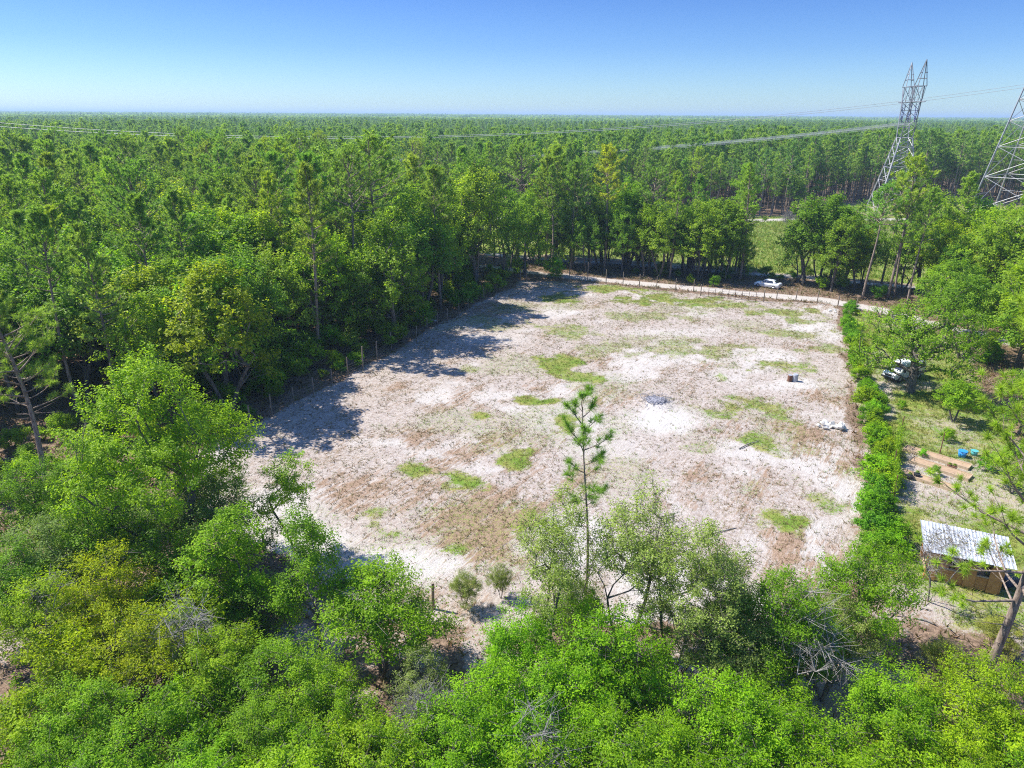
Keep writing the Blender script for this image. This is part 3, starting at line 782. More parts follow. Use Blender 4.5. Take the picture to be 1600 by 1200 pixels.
hero('oak_tree', OAK[5], (65.8, 88.8), 13.0, 'broad oak at the right edge behind the yard', 'tree', (.85, .95, .85))
hero('oak_tree', OAK[4], (43.5, 63.6), 5.0, 'low spreading bush oak on the grass right of the gnarled trunk', 'tree', (1.0, 1.1, .8), wide=1.3)
hero('oak_tree', OAK[0], (47.9, 60.7), 7.0, 'dark undergrowth oak at the right edge above the garden', 'tree', (.8, .95, .85), wide=1.2)
hero('oak_tree', OAK[2], (40.0, 49.7), 4.5, 'bushy small oak right of the garden', 'tree', (.95, 1.05, .8), wide=1.2)
# --- left foreground
hero('oak_tree', NEAR[0], (-21.2, 37.8), 15.0, 'large bright round-crowned oak standing left of the bare sand', 'tree', (1.1, 1.15, .75))
PLEFT = make_pine('left_pine', 501, 17.5, 4.4, .40, 46, 11, 54, 0.46, 0.032, r0=.23, lean=(-.05, .02), k=8, curve=.45, dead=8)
hero('pine_tree', PLEFT, (-36.0, 47.9), 17.5, 'crooked pine with spiky tufts near the left edge', 'tree', (1.05, 1.02, .9), rz=0.3)
PTHIN = make_pine('thin_pine', 502, 14.2, 1.7, .50, 19, 5, 64, 0.46, 0.022, r0=.10, k=7, curve=.30, dead=7, shape=.3)
hero('pine_tree', PTHIN, (4.4, 34.8), 14.2, 'thin young pine with sparse tufts standing against the open sand', 'tree', (.80, .92, .75), rz=1.2)
PRIGHT = make_pine('right_pine', 503, 19.5, 6.4, .22, 44, 10, 84, 0.46, 0.030, r0=.24, lean=(.035, 0), k=9, curve=.35, dead=12, shape=.35)
hero('pine_tree', PRIGHT, (25.7, 30.0), 19.5, 'pine with scaly trunk and bright needle tufts at the right edge beside the shed', 'tree', (1.2, 1.14, .6), rz=0.9)
hero('pine_tree', PRIGHT, (43.5, 46.8), 15.0, 'pine with long bright branches reaching in behind the shed', 'tree', (1.15, 1.12, .65), rz=3.4)
hero('pine_tree', PLEFT, (-49.6, 65.2), 16.5, 'pale tufted pine behind the crooked pine at the left edge', 'tree', (1.15, 1.05, .95), rz=2.1)
YOUNG = make_oak('young_oak', 336, 7.8, 2.0, 3.4, 80, 74, 0.14, 0.075, 0.44, 0.07, nlob=11, stems=1, leaf='scrub_leaf', squash=1.2, twig=2)
hero('young_oak', YOUNG, (-14.7, 40.9), 7.8, 'slender young oak with a bright top against the sand', 'tree', (1.15, 1.15, .8))
hero('young_oak', NEAR[3], (-10.6, 31.1), 9.2, 'see-through slim oak in front of the gap in the sand', 'tree', (.85, .95, .9), rz=2.0, wide=1.05)
hero('young_oak', NEAR[3], (-15.2, 32.4), 8.5, 'bright bushy slim oak left of the wooden post', 'tree', (1.1, 1.15, .8), rz=4.0, wide=1.35)
hero('scrub_oak', NEAR[1], (2.0, 30.4), 11.0, 'open grey-green oak left of the thin young pine', 'tree', (1.15, 1.2, 1), wide=.9)
hero('scrub_oak', NEAR[2], (6.4, 31.0), 11.4, 'tall open grey-green oak right of the thin young pine', 'tree', (1.12, 1.18, 1), rz=.7, wide=1.0)
hero('scrub_oak', NEAR[1], (9.1, 29.8), 10.2, 'grey-green oak with the widest crown against the sand', 'tree', (1.1, 1.15, 1), rz=2.5, wide=1.05)
hero('scrub_oak', NEAR[2], (10.7, 29.5), 8.4, 'rightmost of the open grey-green oaks before the sand', 'tree', (1.05, 1.12, .95), rz=4.2, wide=.85)
hero('scrub_oak', SCRUB[1], (13.3, 28.8), 7.4, 'dark rounded scrub oak below the right part of the sand', 'tree', (.75, .88, .85), wide=.85)
hero('scrub_oak', SCRUB[0], (19.5, 31.6), 7.0, 'scrub oak just left of the white-roofed shed', 'tree', (.9, 1.0, .9), wide=.82)
hero('scrub_oak', SCRUB[3], (17.5, 30.6), 4.6, 'small greyish oak between the dark rounded oak and the shed', 'tree', MID)
hero('scrub_oak', SCRUB[3], (11.7, 28.7), 6.0, 'grey-green oak left of the dark rounded scrub oak', 'tree', (.9, .95, .9))
hero('scrub_oak', SCRUB[1], (-6.8, 29.5), 6.6, 'bright rounded scrub oak just below the sandy opening', 'tree', (1.0, 1.05, .8), wide=1.25)
hero('scrub_oak', SCRUB[3], (-2.8, 35.1), 2.8, 'small thin grey-green bush beside the lone wooden post', 'bush', MID, wide=.8)
hero('scrub_oak', SCRUB[3], (-0.6, 36.1), 2.6, 'spindly grey-green bush between the post and the open oaks', 'bush', (.9, .9, .9), wide=.7)

# --- scrub thicket across the bottom of the picture
LOW = [  # where the tops are, height, prototype, colour
    ((-21.8, 31.4), 6.2, 0, YEL), ((-24.0, 29.1), 6.0, 1, (1.25, 1.1, .7)), ((-16.5, 30.4), 5.6, 2, (1.3, 1.12, .7)), ((-21.3, 26.1), 5.8, 2, YEL), ((-17.9, 27.5), 5.4, 0, (1.5, 1.15, .6)),
    ((-14.1, 26.9), 5.2, 1, (1.15, 1.05, .75)), ((-10.9, 25.7), 5.0, 2, (.9, .98, .85)), ((5.6, 26.2), 5.0, 4, (.85, .98, .8)), ((12.3, 25.3), 4.4, 1, (.9, 1.0, .75)), ((-18.7, 23.8), 5.0, 1, (.95, 1.0, .8)), ((-14.6, 23.9), 5.0, 0, (.9, 1, .8)), ((-11.0, 23.1), 4.6, 1, (.85, .95, .85)),
    ((-21.1, 23.3), 5.0, 0, (1.1, 1.05, .75)), ((-8.5, 24.7), 4.8, 0, (1.1, 1.08, .75)), ((-6.4, 22.9), 4.4, 2, (1.15, 1.08, .7)), ((-4.4, 26.4), 4.4, 3, MID), ((-4.3, 23.2), 4.2, 1, (1.05, 1.05, .75)),
    ((0.7, 27.7), 5.8, 1, (.9, 1.1, .6)), ((4.4, 27.1), 6.2, 0, (.9, 1.1, .65)), ((-0.9, 24.3), 5.4, 2, (.92, 1.12, .6)), ((2.1, 24.8), 5.2, 0, (.95, 1.12, .6)), ((-2.0, 22.1), 4.6, 0, (.9, 1.08, .65)),
    ((0.9, 22.1), 4.6, 2, (.9, 1.1, .6)), ((3.8, 22.5), 4.6, 1, (.9, 1.05, .65)), ((6.8, 22.4), 4.4, 1, (1.0, 1.1, .65)), ((9.6, 24.1), 5.2, 2, (1.05, 1.15, .65)), ((11.1, 22.7), 4.8, 0, (1.1, 1.15, .65)),
    ((13.7, 21.8), 4.4, 1, (1.0, 1.08, .7)), ((17.5, 24.3), 5.0, 1, (1.0, 1.1, .7)), ((19.6, 24.0), 4.8, 2, (1.3, 1.15, .65)), ((22.3, 24.9), 5.2, 0, (1.15, 1.1, .7)), ((16.3, 21.9), 4.6, 0, (1.1, 1.1, .7)), ((19.2, 21.8), 4.4, 1, (1.3, 1.15, .65)),
    ((22.1, 22.7), 4.6, 2, (1.2, 1.1, .7)), ((10.5, 28.1), 4.4, 3, (.95, 1, .9)), ((8.6, 29.7), 4.8, 3, (.9, 1, .9)), ((3.7, 32.1), 4.4, 3, (.95, 1, .9)),
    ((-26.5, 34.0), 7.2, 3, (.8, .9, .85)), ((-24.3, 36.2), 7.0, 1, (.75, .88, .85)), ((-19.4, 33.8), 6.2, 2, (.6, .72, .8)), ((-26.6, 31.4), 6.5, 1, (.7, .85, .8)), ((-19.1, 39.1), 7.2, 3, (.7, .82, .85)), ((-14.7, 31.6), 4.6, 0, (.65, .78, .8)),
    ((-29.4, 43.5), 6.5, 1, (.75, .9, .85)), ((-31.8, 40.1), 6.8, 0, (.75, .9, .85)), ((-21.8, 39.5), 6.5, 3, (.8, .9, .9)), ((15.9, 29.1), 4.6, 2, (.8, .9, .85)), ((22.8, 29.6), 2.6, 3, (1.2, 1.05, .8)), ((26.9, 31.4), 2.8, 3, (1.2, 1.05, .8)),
    ((-16.1, 21.9), 4.4, 2, (.85, .98, .8)), ((-19.0, 21.4), 4.2, 1, (.95, 1.0, .8)), ((-12.6, 21.5), 4.2, 2, (.8, .95, .8)), ((-8.4, 21.3), 4.2, 0, (1.0, 1.05, .75))]
def low_label(loc, pi, col):
    where = 'at the lower left' if loc[0] < -9 else ('at bottom centre' if loc[0] < 8 else 'at the lower right')
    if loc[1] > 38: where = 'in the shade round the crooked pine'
    look = 'thin grey-green' if pi in (3, 5) else ('big-leaved yellowish' if pi == 4 and col[0] / col[1] > 1.1 else 'big-leaved green' if pi == 4 else 'yellowish' if col[0] / col[1] > 1.1 else ('deep green' if col[0] < .97 and col[1] >= 1.02 else ('bright green' if col[1] >= 1.02 else 'dark green')))
    return look + ' scrub oak of the foreground thicket ' + where
for (loc, h, pi, col) in LOW:
    if rnd.random() < .38: pi = 5 if pi == 3 else 4
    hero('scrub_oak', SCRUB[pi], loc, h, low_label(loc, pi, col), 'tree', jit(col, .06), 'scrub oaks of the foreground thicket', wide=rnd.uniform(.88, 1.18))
# what lies under the lower edge of the picture goes on as the same thicket
for i in range(16):
    x = -26 + i * 3.4 + rnd.uniform(-1, 1)
    hero('scrub_oak', SCRUB[i % 3], (x, 20.0 + rnd.uniform(-1.5, 1.2)), rnd.uniform(4.2, 5.2), low_label((x, 20), i % 3, (1.0, 1.08)).replace('scrub oak of the foreground thicket', 'scrub oak cut by the lower edge'), 'tree', jit((1.0, 1.08, .7)), 'scrub oaks of the foreground thicket', wide=1.2)

# dead wood in the thicket
BARE = [make_bare(600, 6.5, 2.6, 1.4, 34, 0.15, 3, twig=9, tl=.42), make_bare(601, 3.2, 1.2, .5, 90, 0.028, 6, twig=9, tl=.5), make_bare(602, 5.0, 1.3, 1.5, 34, 0.05, 2, twig=7, tl=.55, lean=(.15, 0))]
hero('dead_tree', BARE[0], (16.0, 28.1), 5.0, 'gnarled grey dead oak with forked bare limbs in the foreground', 'tree', rz=.4, wide=1.1)
hero('dead_tree', BARE[2], (-24.2, 28.6), 6.2, 'broken grey dead trunk among yellowish scrub near the left edge', 'tree', rz=1.0)
hero('dead_bush', BARE[1], (-13.6, 32.3), 3.4, 'pale grey twiggy dead bush below the slim see-through oak', 'bush')
hero('dead_bush', BARE[1], (-3.8, 24.5), 4.4, 'tangle of pale dead twigs left of the deep green scrub', 'bush', rz=2)
hero('dead_bush', BARE[1], (-4.4, 23.4), 3.9, 'tangle of dead twigs at the lower middle of the thicket', 'bush', rz=3)
hero('dead_tree', BARE[2], (2.2, 21.6), 5.9, 'bare grey branches poking from deep green scrub at bottom centre', 'tree', rz=3)
hero('dead_tree', BARE[2], (-15.9, 28.5), 6.8, 'thin bare grey branches above yellowish scrub', 'tree', rz=5)
hero('dead_tree', BARE[2], (14.8, 26.2), 7.3, 'tall pale dead sapling above the gnarled dead oak', 'tree', rz=2)
hero('dead_tree', BARE[2], (26.0, 36.2), 6.1, 'bare grey branches in front of the shed roof', 'tree', rz=4.2)
hero('dead_tree', BARE[0], (-19.7, 110.7), 8.5, 'bleached bare snag among the oaks below the tallest pine', 'tree', rz=1.7)
hero('dead_bush', BARE[1], (-25.8, 75.0), 2.6, 'fallen grey brush pile behind the left fence', 'bush', rz=1.2, wide=1.6)
hero('dead_bush', BARE[1], (74.6, 194.5), 4.9, 'grey bare brush at the near edge of the mown corridor', 'bush', rz=4.2)

# ------------------------------------------------------------------ the wood
fr = np.random.default_rng(77)
def scatter(x0, x1, y0, y1, step):
    xs = np.arange(x0, x1, step); ys = np.arange(y0, y1, step)
    X, Y = np.meshgrid(xs, ys)
    X = X.ravel() + fr.uniform(-.48, .48, X.size) * step; Y = Y.ravel() + fr.uniform(-.48, .48, Y.size) * step
    return X, Y
HX = np.array([h[0] for h in heroes]); HY = np.array([h[1] for h in heroes]); HC = np.array([h[2] for h in heroes])
def keep(X, Y, marg=0.0):
    ok = woods_clear(X, Y) > marg
    ok &= Y > 44
    ok &= ~((np.abs(X) < 30) & (Y < 60) & (X > -30))
    ok &= ~((X > -52) & (X < 0) & (Y < 61))
    dh = np.hypot(X[:, None] - HX[None], Y[:, None] - HY[None])
    ok &= (dh > HC[None]).all(1)
    ok &= X > -0.86 * Y - 26
    ok &= X < 0.86 * Y + 20
    return ok
trees = []       # x, y, kind, h
for (x0, x1, y0, y1, st) in ((-330, 330, 44, 340, 4.7),):
    X, Y = scatter(x0, x1, y0, y1, st)
    ok = keep(X, Y)
    X, Y = X[ok], Y[ok]
    for x, y in zip(X, Y):
        d = math.hypot(x, y)
        if y > 205 and x > -10:
            kind = 'pine' if fr.random() < .86 else 'oak'; zone = 'stand'
        elif x > 40:
            kind = 'oak' if fr.random() < .72 else 'pine'; zone = 'right'
        elif y > 165:
            kind = 'pine' if fr.random() < .52 else 'oak'; zone = 'back'
        else:
            kind = 'pine' if fr.random() < (.10 if d < 95 else .36) else 'oak'; zone = 'left' if x < 5 else 'row'
        if zone == 'row' and (fr.random() < .12 or abs(x - 0.362 * y) < 4.2 or (x > 47 and x < 60)): continue
        if zone == 'right' and y < 96 and fr.random() < .55: continue
        if zone == 'left' and float(dist_line(np.array([x]), np.array([y]), FIELD[:7])[0]) < 8.5 and fr.random() < .5: continue
        if y > 112 and y < 165 and -5.5 < x - 0.366 * y < 8.5: continue
        trees.append((x, y, kind, zone))
# the row between the sand road and the corridor stands thick
X, Y = scatter(4, 43, 118, 154, 3.3)
ok = (woods_clear(X, Y) > .2) & (X < 0.318 * Y) & (np.hypot(X[:, None] - HX[None], Y[:, None] - HY[None]) > 1.8).all(1)
trees += [(x, y, 'oak' if fr.random() < .75 else 'pine', 'row') for x, y in zip(X[ok], Y[ok]) if fr.random() < .8]
# thicker pine stand at the corridor's far edge
X, Y = scatter(-10, 260, 217, 285, 4.4)
ok = keep(X, Y, 0.5)
trees += [(x, y, 'pine', 'stand') for x, y in zip(X[ok], Y[ok]) if fr.random() < .8]
LABEL = {
    ('left', 'oak'): ('oak in the thick wood left of the field', 'oaks of the wood left of the field'),
    ('left', 'pine'): ('pine in the thick wood left of the field', 'pines of the wood left of the field'),
    ('row', 'oak'): ('oak of the tree row between sand road and mown corridor', 'oaks of the row beyond the road'),
    ('row', 'pine'): ('pine of the tree row between sand road and mown corridor', 'pines of the row beyond the road'),
    ('right', 'oak'): ('oak in the wood at the right beyond yard and shed', 'oaks of the right-hand wood'),
    ('right', 'pine'): ('pine in the wood at the right beyond yard and shed', 'pines of the right-hand wood'),
    ('back', 'oak'): ('oak crown among pines in the forest behind the left wood', 'oaks of the forest behind'),
    ('back', 'pine'): ('pine in the forest behind the wood left of the field', 'pines of the forest behind'),
    ('stand', 'oak'): ('broad oak among the straight pines beyond the mown corridor', 'oaks of the pine stand'),
    ('stand', 'pine'): ('straight tall pine in the dense stand beyond the mown corridor', 'pines of the stand beyond the corridor')}
def label_of(zone, kind, b, x, y):
    lab, grp = LABEL[(zone, kind)]
    lum = b[1]; ratio = b[0] / b[1]
    tone = 'dark green' if lum < .9 else ('yellowish' if ratio > 1.08 else ('bright green' if lum > 1.1 else ('pale green' if b[2] >= 1.05 else 'mid green')))
    if zone == 'left':
        front = float(dist_line(np.array([x]), np.array([y]), LFENCE)[0]) < 9
        lab = tone + ' ' + lab + (', close behind its fence' if front else ', deep inside it')
    else:
        lab = tone + ' ' + lab
    return lab, (tone + ' ' + grp)
LFENCE = [(-26.4, 58.3), (-22.8, 66.9), (-17.9, 78), (-12, 92.6), (-5, 111), (2.3, 125.8)]
trees.sort(key=lambda t: math.hypot(t[0], t[1]) + (0 if abs(t[0] - 0.0) < 0.76 * t[1] + 3 else 500))
quota = {'oak': 300 - sum(1 for o in sc.objects if o.name.startswith('oak_tree')), 'pine': 300 - sum(1 for o in sc.objects if o.name.startswith('pine_tree'))}
rest = []
for (x, y, kind, zone) in trees:
    if quota[kind] > 0:
        quota[kind] -= 1
        if kind == 'oak':
            p = OAK[rnd.randrange(6)]
            h = rnd.uniform(11, 17.5) if zone != 'row' else rnd.uniform(12, 17.5)
            if zone == 'left' and y > 85: h += 2.5
            b = rnd.choice([DARK, MID, MID, BRIGHT, (1.25, 1.1, .7), (.8, .95, .85), PALE, (.72, .85, .8)])
            if zone == 'row': b = rnd.choice([DARK, (.8, .95, .85), MID])
            s = h / p['H']
            lab, grp = label_of(zone, kind, b, x, y)
            stand('oak_tree', p, (x, y), s * rnd.uniform(.9, 1.15), lab, 'tree', grp, jit(b), sz=s)
        else:
            if zone == 'stand':
                p = SLIM[rnd.randrange(3)] if rnd.random() < .55 else PINE[rnd.randrange(6)]; h = rnd.uniform(16, 21.5)
            else:
                p = PINE[rnd.randrange(8)]; h = rnd.uniform(17, 23)
            s = h / p['H']
            b = rnd.choice([MID, (1.1, 1.05, .85), (.85, .95, .9), (1.25, 1.15, .8), (.95, 1, 1)])
            if zone == 'stand': b = rnd.choice([(1.08, 1.1, .8), (1.2, 1.18, .75), MID, (.95, 1.05, .85)])
            lab, grp = label_of(zone, kind, b, x, y)
            stand('pine_tree', p, (x, y), s * rnd.uniform(.9, 1.15), lab, 'tree', grp, jit(b), sz=s)
    else:
        rest.append((x, y, kind))

# understorey bushes in the wood's edges
SHR = []
for (px_, y0, n) in (('L', 0, 0),):
    pass
X, Y = scatter(-75, 75, 46, 135, 3.1)
dcl = np.minimum(sdist(X, Y, FIELD), dist_line(X, Y, ROAD) - 2.2)
ok = (woods_clear(X, Y) > -0.6) & (dcl > 0.4) & (dcl < 16) & (X > -0.8 * Y - 4) & (X < 0.8 * Y + 4) & ~((np.abs(X) < 26) & (Y < 56)) & (fr.random(X.size) < np.where(X < 4, .9, .35))
for x, y in zip(X[ok], Y[ok]):
    if len(SHR) >= 230: break
    if math.hypot(x - 44.5, y - 121.5) < 7 or (x > 8 and y > 98 and sdist(np.array([x]), np.array([y]), FIELD)[0] < 6.5): continue
    h = rnd.uniform(1.0, 3.6) if x < 4 else rnd.uniform(.8, 2.4)
    SHR.append((x, y))
    stand('understorey_bush', SHRUB[rnd.randrange(3)], (x, y), h / 2.0, 'low leafy bush growing under the trees round the sandy field', 'bush', 'bushes under the trees', jit(rnd.choice([MID, BRIGHT, (1.2, 1.1, .9), (.8, .95, .9)])))
stand('yellow_bush', SHRUB[0], (-20.9, 79.0), 1.0, 'bright yellow-green bush by the left fence', 'bush', None, (2.0, 1.45, .5))
stand('green_bush', SHRUB[1], (-19.9, 76.8), .7, 'small deep green bush by the left fence in front of the yellow-green one', 'bush', None, (.7, .95, .7))
stand('young_pine', SHRUB[2], (7.9, 130.3), 1.6, 'bright green sapling at the left end of the sand road', 'bush', None, (1.2, 1.4, .8))

# hedge of wild bushes along the right edge of the field
hx = np.array([52.6, 44.4, 37.4, 32.4, 27.4, 24.4]); hy = np.array([107.6, 88.4, 70.2, 57.7, 46.6, 40.5])
tl = np.concatenate([[0], np.cumsum(np.hypot(np.diff(hx), np.diff(hy)))])
k = 0
s_ = 0.0
while s_ < tl[-1]:
    x = np.interp(s_, tl, hx); y = np.interp(s_, tl, hy)
    for side in range(2):
        h = rnd.uniform(.8, 1.7) + 1.1 * s_ / tl[-1] * rnd.random()
        if rnd.random() < (.25 if side else .04): continue
        near = s_ / tl[-1]
        col = rnd.choice([(.8, 1.0, .7), (1.0, 1.1, .75), (.6, .85, .8), (1.3, 1.12, .7), (.7, .9, .7)])
        stand('hedge_bush', SHRUB[k % 3], (x + rnd.uniform(-.4, .5) + side * (.35 + .6 * near) + (.4 if .5 < near < .85 else 0), y + rnd.uniform(-.7, .7)), h / 2.0 * rnd.uniform(.95, 1.3), 'wild bush in the overgrown strip along the right edge of the field', 'bush', 'bushes of the overgrown strip', jit(col), sz=h / 2.0)
        k += 1
    s_ += 1.75

# ------------------------------------------------------------------ forest to the horizon (nobody could count it)
def far_collection(name, protos):
    col = bpy.data.collections.new(name)
    for i, p in enumerate(protos):
        mb = MB()
        tm, lm = p['mb']
        for src, mi in ((tm, 0), (lm, 1)):
            base = mb.n
            mb.v += src.v; mb.t += src.t
            mb.f += [f + base for f in src.f]; mb.m += [np.full(len(f), mi, np.int32) for f in src.f]
            mb.n += src.n
        me = mb.mesh('far_tree_%02d' % i, [p['trunk'].materials[0], p['crown'].materials[0]])
        col.objects.link(bpy.data.objects.new('far_tree_%02d' % i, me))
    return col

def scatter_object(name, pts, rot, scl, idx, col, label, cat):
    me = bpy.data.meshes.new(name)
    n = len(pts)
    me.vertices.add(n); me.vertices.foreach_set('co', np.asarray(pts, np.float32).ravel())
    for nm, ty, d in (('rot', 'FLOAT', rot), ('scl', 'FLOAT', scl), ('idx', 'INT', idx)):
        a = me.attributes.new(nm, ty, 'POINT'); a.data.foreach_set('value', np.asarray(d, np.float32 if ty == 'FLOAT' else np.int32))
    me.update()
    o = link(bpy.data.objects.new(name, me))
    g = bpy.data.node_groups.new(name, 'GeometryNodeTree')
    g.interface.new_socket('Geometry', in_out='INPUT', socket_type='NodeSocketGeometry')
    g.interface.new_socket('Geometry', in_out='OUTPUT', socket_type='NodeSocketGeometry')
    N = g.nodes
    gi, go = N.new('NodeGroupInput'), N.new('NodeGroupOutput')
    ci = N.new('GeometryNodeCollectionInfo'); ci.inputs['Collection'].default_value = col
    ci.inputs['Separate Children'].default_value = True; ci.inputs['Reset Children'].default_value = True
    ip = N.new('GeometryNodeInstanceOnPoints'); ip.inputs['Pick Instance'].default_value = True
    def na(nm, ty):
        x = N.new('GeometryNodeInputNamedAttribute'); x.data_type = ty; x.inputs['Name'].default_value = nm; return x.outputs[0]
    cx = N.new('ShaderNodeCombineXYZ'); er = N.new('FunctionNodeEulerToRotation')
    L = g.links.new
    L(na('rot', 'FLOAT'), cx.inputs[2]); L(cx.outputs[0], er.inputs[0])
    L(gi.outputs[0], ip.inputs['Points']); L(ci.outputs[0], ip.inputs['Instance'])
    L(na('idx', 'INT'), ip.inputs['Instance Index']); L(er.outputs[0], ip.inputs['Rotation']); L(na('scl', 'FLOAT'), ip.inputs['Scale'])
    L(ip.outputs[0], go.inputs[0])
    md = o.modifiers.new('scatter', 'NODES'); md.node_group = g
    tag(o, label, cat, None, 'stuff')
    return o

# farther single trees, 340 m - 1300 m, and those of the near wood beyond the first 300
X, Y = scatter(-1150, 1150, 340, 1300, 6.4)
ok = (X > -0.84 * Y - 30) & (X < 0.84 * Y + 30)
gap = fbm(X, Y, 120, 5)
ok &= (gap < 0.66)
X, Y = X[ok], Y[ok]
pk = fr.random(X.size) < np.clip(0.66 + 0.9 * (fbm(X, Y, 160, 6) - .5), .3, 1)
allp = [(x, y, 'pine' if p else 'oak') for x, y, p in zip(X, Y, pk)] + rest
pts = np.array([(x, y, 0) for x, y, _ in allp]); n = len(pts)
idx = np.array([fr.integers(0, 3) if kd == 'oak' else 3 + fr.integers(0, 4) for *_, kd in allp])
scl = np.where(idx < 3, fr.uniform(.7, 1.2, n), fr.uniform(.62, 1.12, n)) * (0.88 + 0.3 * fbm(pts[:, 0], pts[:, 1], 70, 15))
farcol = far_collection('far_forest_kinds', FOAK + FPINE)
scatter_object('forest', pts, fr.uniform(0, 6.28, n), scl, idx, farcol, 'endless green pine and oak forest stretching back behind the nearer woods', 'forest')

# patches of forest out to the horizon
def patch(seed):
    r = np.random.default_rng(seed); lm = MB()
    for i in range(52):
        c = r.uniform(-21, 21, 2); H = r.uniform(12, 21); R = r.uniform(2.0, 3.6)
        n = 120
        d = norm(r.normal(size=(n, 3)) + np.array([0, 0, .35]))
        P = np.array([c[0], c[1], H - R * 1.3]) + d * R * np.array([1, 1, 1.3]) * r.uniform(.5, 1.0, (n, 1))
        t = np.clip(r.normal(.5, .22) + r.normal(0, .15, n), 0, 1)
        add_leaves(lm, P, norm(d + r.normal(size=(n, 3)) * .45), 1.5, 1.0, r, 0, t)
    return dict(trunk=None, mb=lm)
pcol = bpy.data.collections.new('forest_patch_kinds')
for i in range(4):
    me = patch(700 + i)['mb'].mesh('forest_patch_%02d' % i, M['far_needle'] if i % 2 else M['far_oak_leaf'])
    pcol.objects.link(bpy.data.objects.new('forest_patch_%02d' % i, me))
P_ = []
for (y0, y1, st, sz) in ((1290, 2600, 40, 1.0), (2600, 4300, 54, 1.35), (4300, 6600, 84, 1.8)):
    X, Y = scatter(-.8 * y1, .8 * y1, y0, y1, st)
    ok = (X > -0.78 * Y - 60) & (X < 0.78 * Y + 60)
    for x, y in zip(X[ok], Y[ok]): P_.append((x, y, sz))
P_ = np.array(P_); n = len(P_)
scatter_object('distant_forest', np.column_stack([P_[:, :2], np.zeros(n) - (P_[:, 2] - 1) * 10]), fr.uniform(0, 6.28, n), P_[:, 2] * fr.uniform(.82, 1.2, n), fr.integers(0, 4, n), pcol, 'hazy distant forest reaching the flat horizon', 'forest')

# ------------------------------------------------------------------ grass and crumbs on the ground
def tufts(name, X, Y, h, nb, wd, tint, mat, rng, spread=.5):
    n = len(X) * nb
    z = sample_grid(relief, X, Y) - 0.02
    c = np.repeat(np.stack([X, Y, z], 1), nb, 0) + np.append(rng.normal(0, .07, (n, 2)), np.zeros((n, 1)), 1) * np.repeat(h, nb)[:, None] / .2
    a = rng.uniform(0, 6.28, n)
    s = np.stack([np.cos(a), np.sin(a), np.zeros(n)], 1) * (wd * np.repeat(h, nb) / .2)[:, None] / 2
    hh = np.repeat(h, nb) * rng.uniform(.6, 1.2, n)
    tip = np.stack([rng.normal(0, spread, n) * hh, rng.normal(0, spread, n) * hh, hh], 1)
    V = np.stack([c - s, c + s, c + tip], 1).reshape(-1, 3)
    o = MB().add(V, np.arange(n * 3).reshape(n, 3), 0, np.repeat(np.clip(np.repeat(tint, nb) + rng.normal(0, .15, n), 0, 1), 3)).build(name, mat)
    return o
gr = np.random.default_rng(5)
def by_cover(x0, x1, y0, y1, n, A, power=1.0):
    X = gr.uniform(x0, x1, n); Y = gr.uniform(y0, y1, n)
    a = sample_grid(A, X, Y) ** power
    ok = gr.random(n) < a
    return X[ok], Y[ok]
X, Y = by_cover(-30, 54, 33, 127, 150000, grassy * infield, 1.3)
tag(tufts('field_grass', X, Y, gr.uniform(.07, .26, len(X)), 5, .032, np.where(Y > 85, gr.uniform(.1, .6, len(X)), gr.uniform(.35, 1, len(X))), M['grass'], gr, .7), 'patchy green and yellow grass tufts growing through the sand of the field', 'grass', None, 'stuff')
X, Y = by_cover(20, 66, 30, 110, 60000, np.clip(grassy * inyard, 0, 1))
tag(tufts('yard_grass', X, Y, gr.uniform(.12, .38, len(X)), 5, .035, gr.uniform(.0, .7, len(X)), M['grass'], gr, .6), 'yellow-green grass growing in the yard right of the overgrown strip', 'grass', None, 'stuff')
X, Y = by_cover(0, 130, 110, 216, 50000, np.clip(cor * grassy, 0, 1))
tag(tufts('corridor_grass', X, Y, gr.uniform(.3, .8, len(X)), 3, .05, gr.uniform(.2, 1, len(X)), M['grass'], gr, .5), 'rough grass in the mown power-line corridor', 'grass', None, 'stuff')
M['weed'] = leaf_mat('dry_weed', (0.21, 0.125, 0.07), (0.17, 0.18, 0.065), use_color=False, transl=.15)
X, Y = by_cover(-30, 54, 33, 127, 120000, np.clip(infield * (1 - .85 * white) * (1 - .8 * road) * (.35 + 1.1 * brown) * (0.4 + 1.2 * fbm(gxv, gyv, 3, 97)), 0, 1))
tag(tufts('dry_weeds', X, Y, gr.uniform(.06, .22, len(X)), 4, .06, gr.uniform(0, 1, len(X)), M['weed'], gr, 1.1), 'small dry weeds and mulch crumbs scattered over the sandy field', 'weeds', None, 'stuff')
X, Y = by_cover(-60, 70, 26, 140, 60000, np.clip(litter * (np.abs(gxv) < 75), 0, 1))
tag(tufts('undergrowth', X, Y, gr.uniform(.15, .5, len(X)), 4, .06, gr.uniform(0, 1, len(X)), M['weed'], gr, .8), 'brown and green undergrowth on the leaf litter of the woods', 'undergrowth', None, 'stuff')

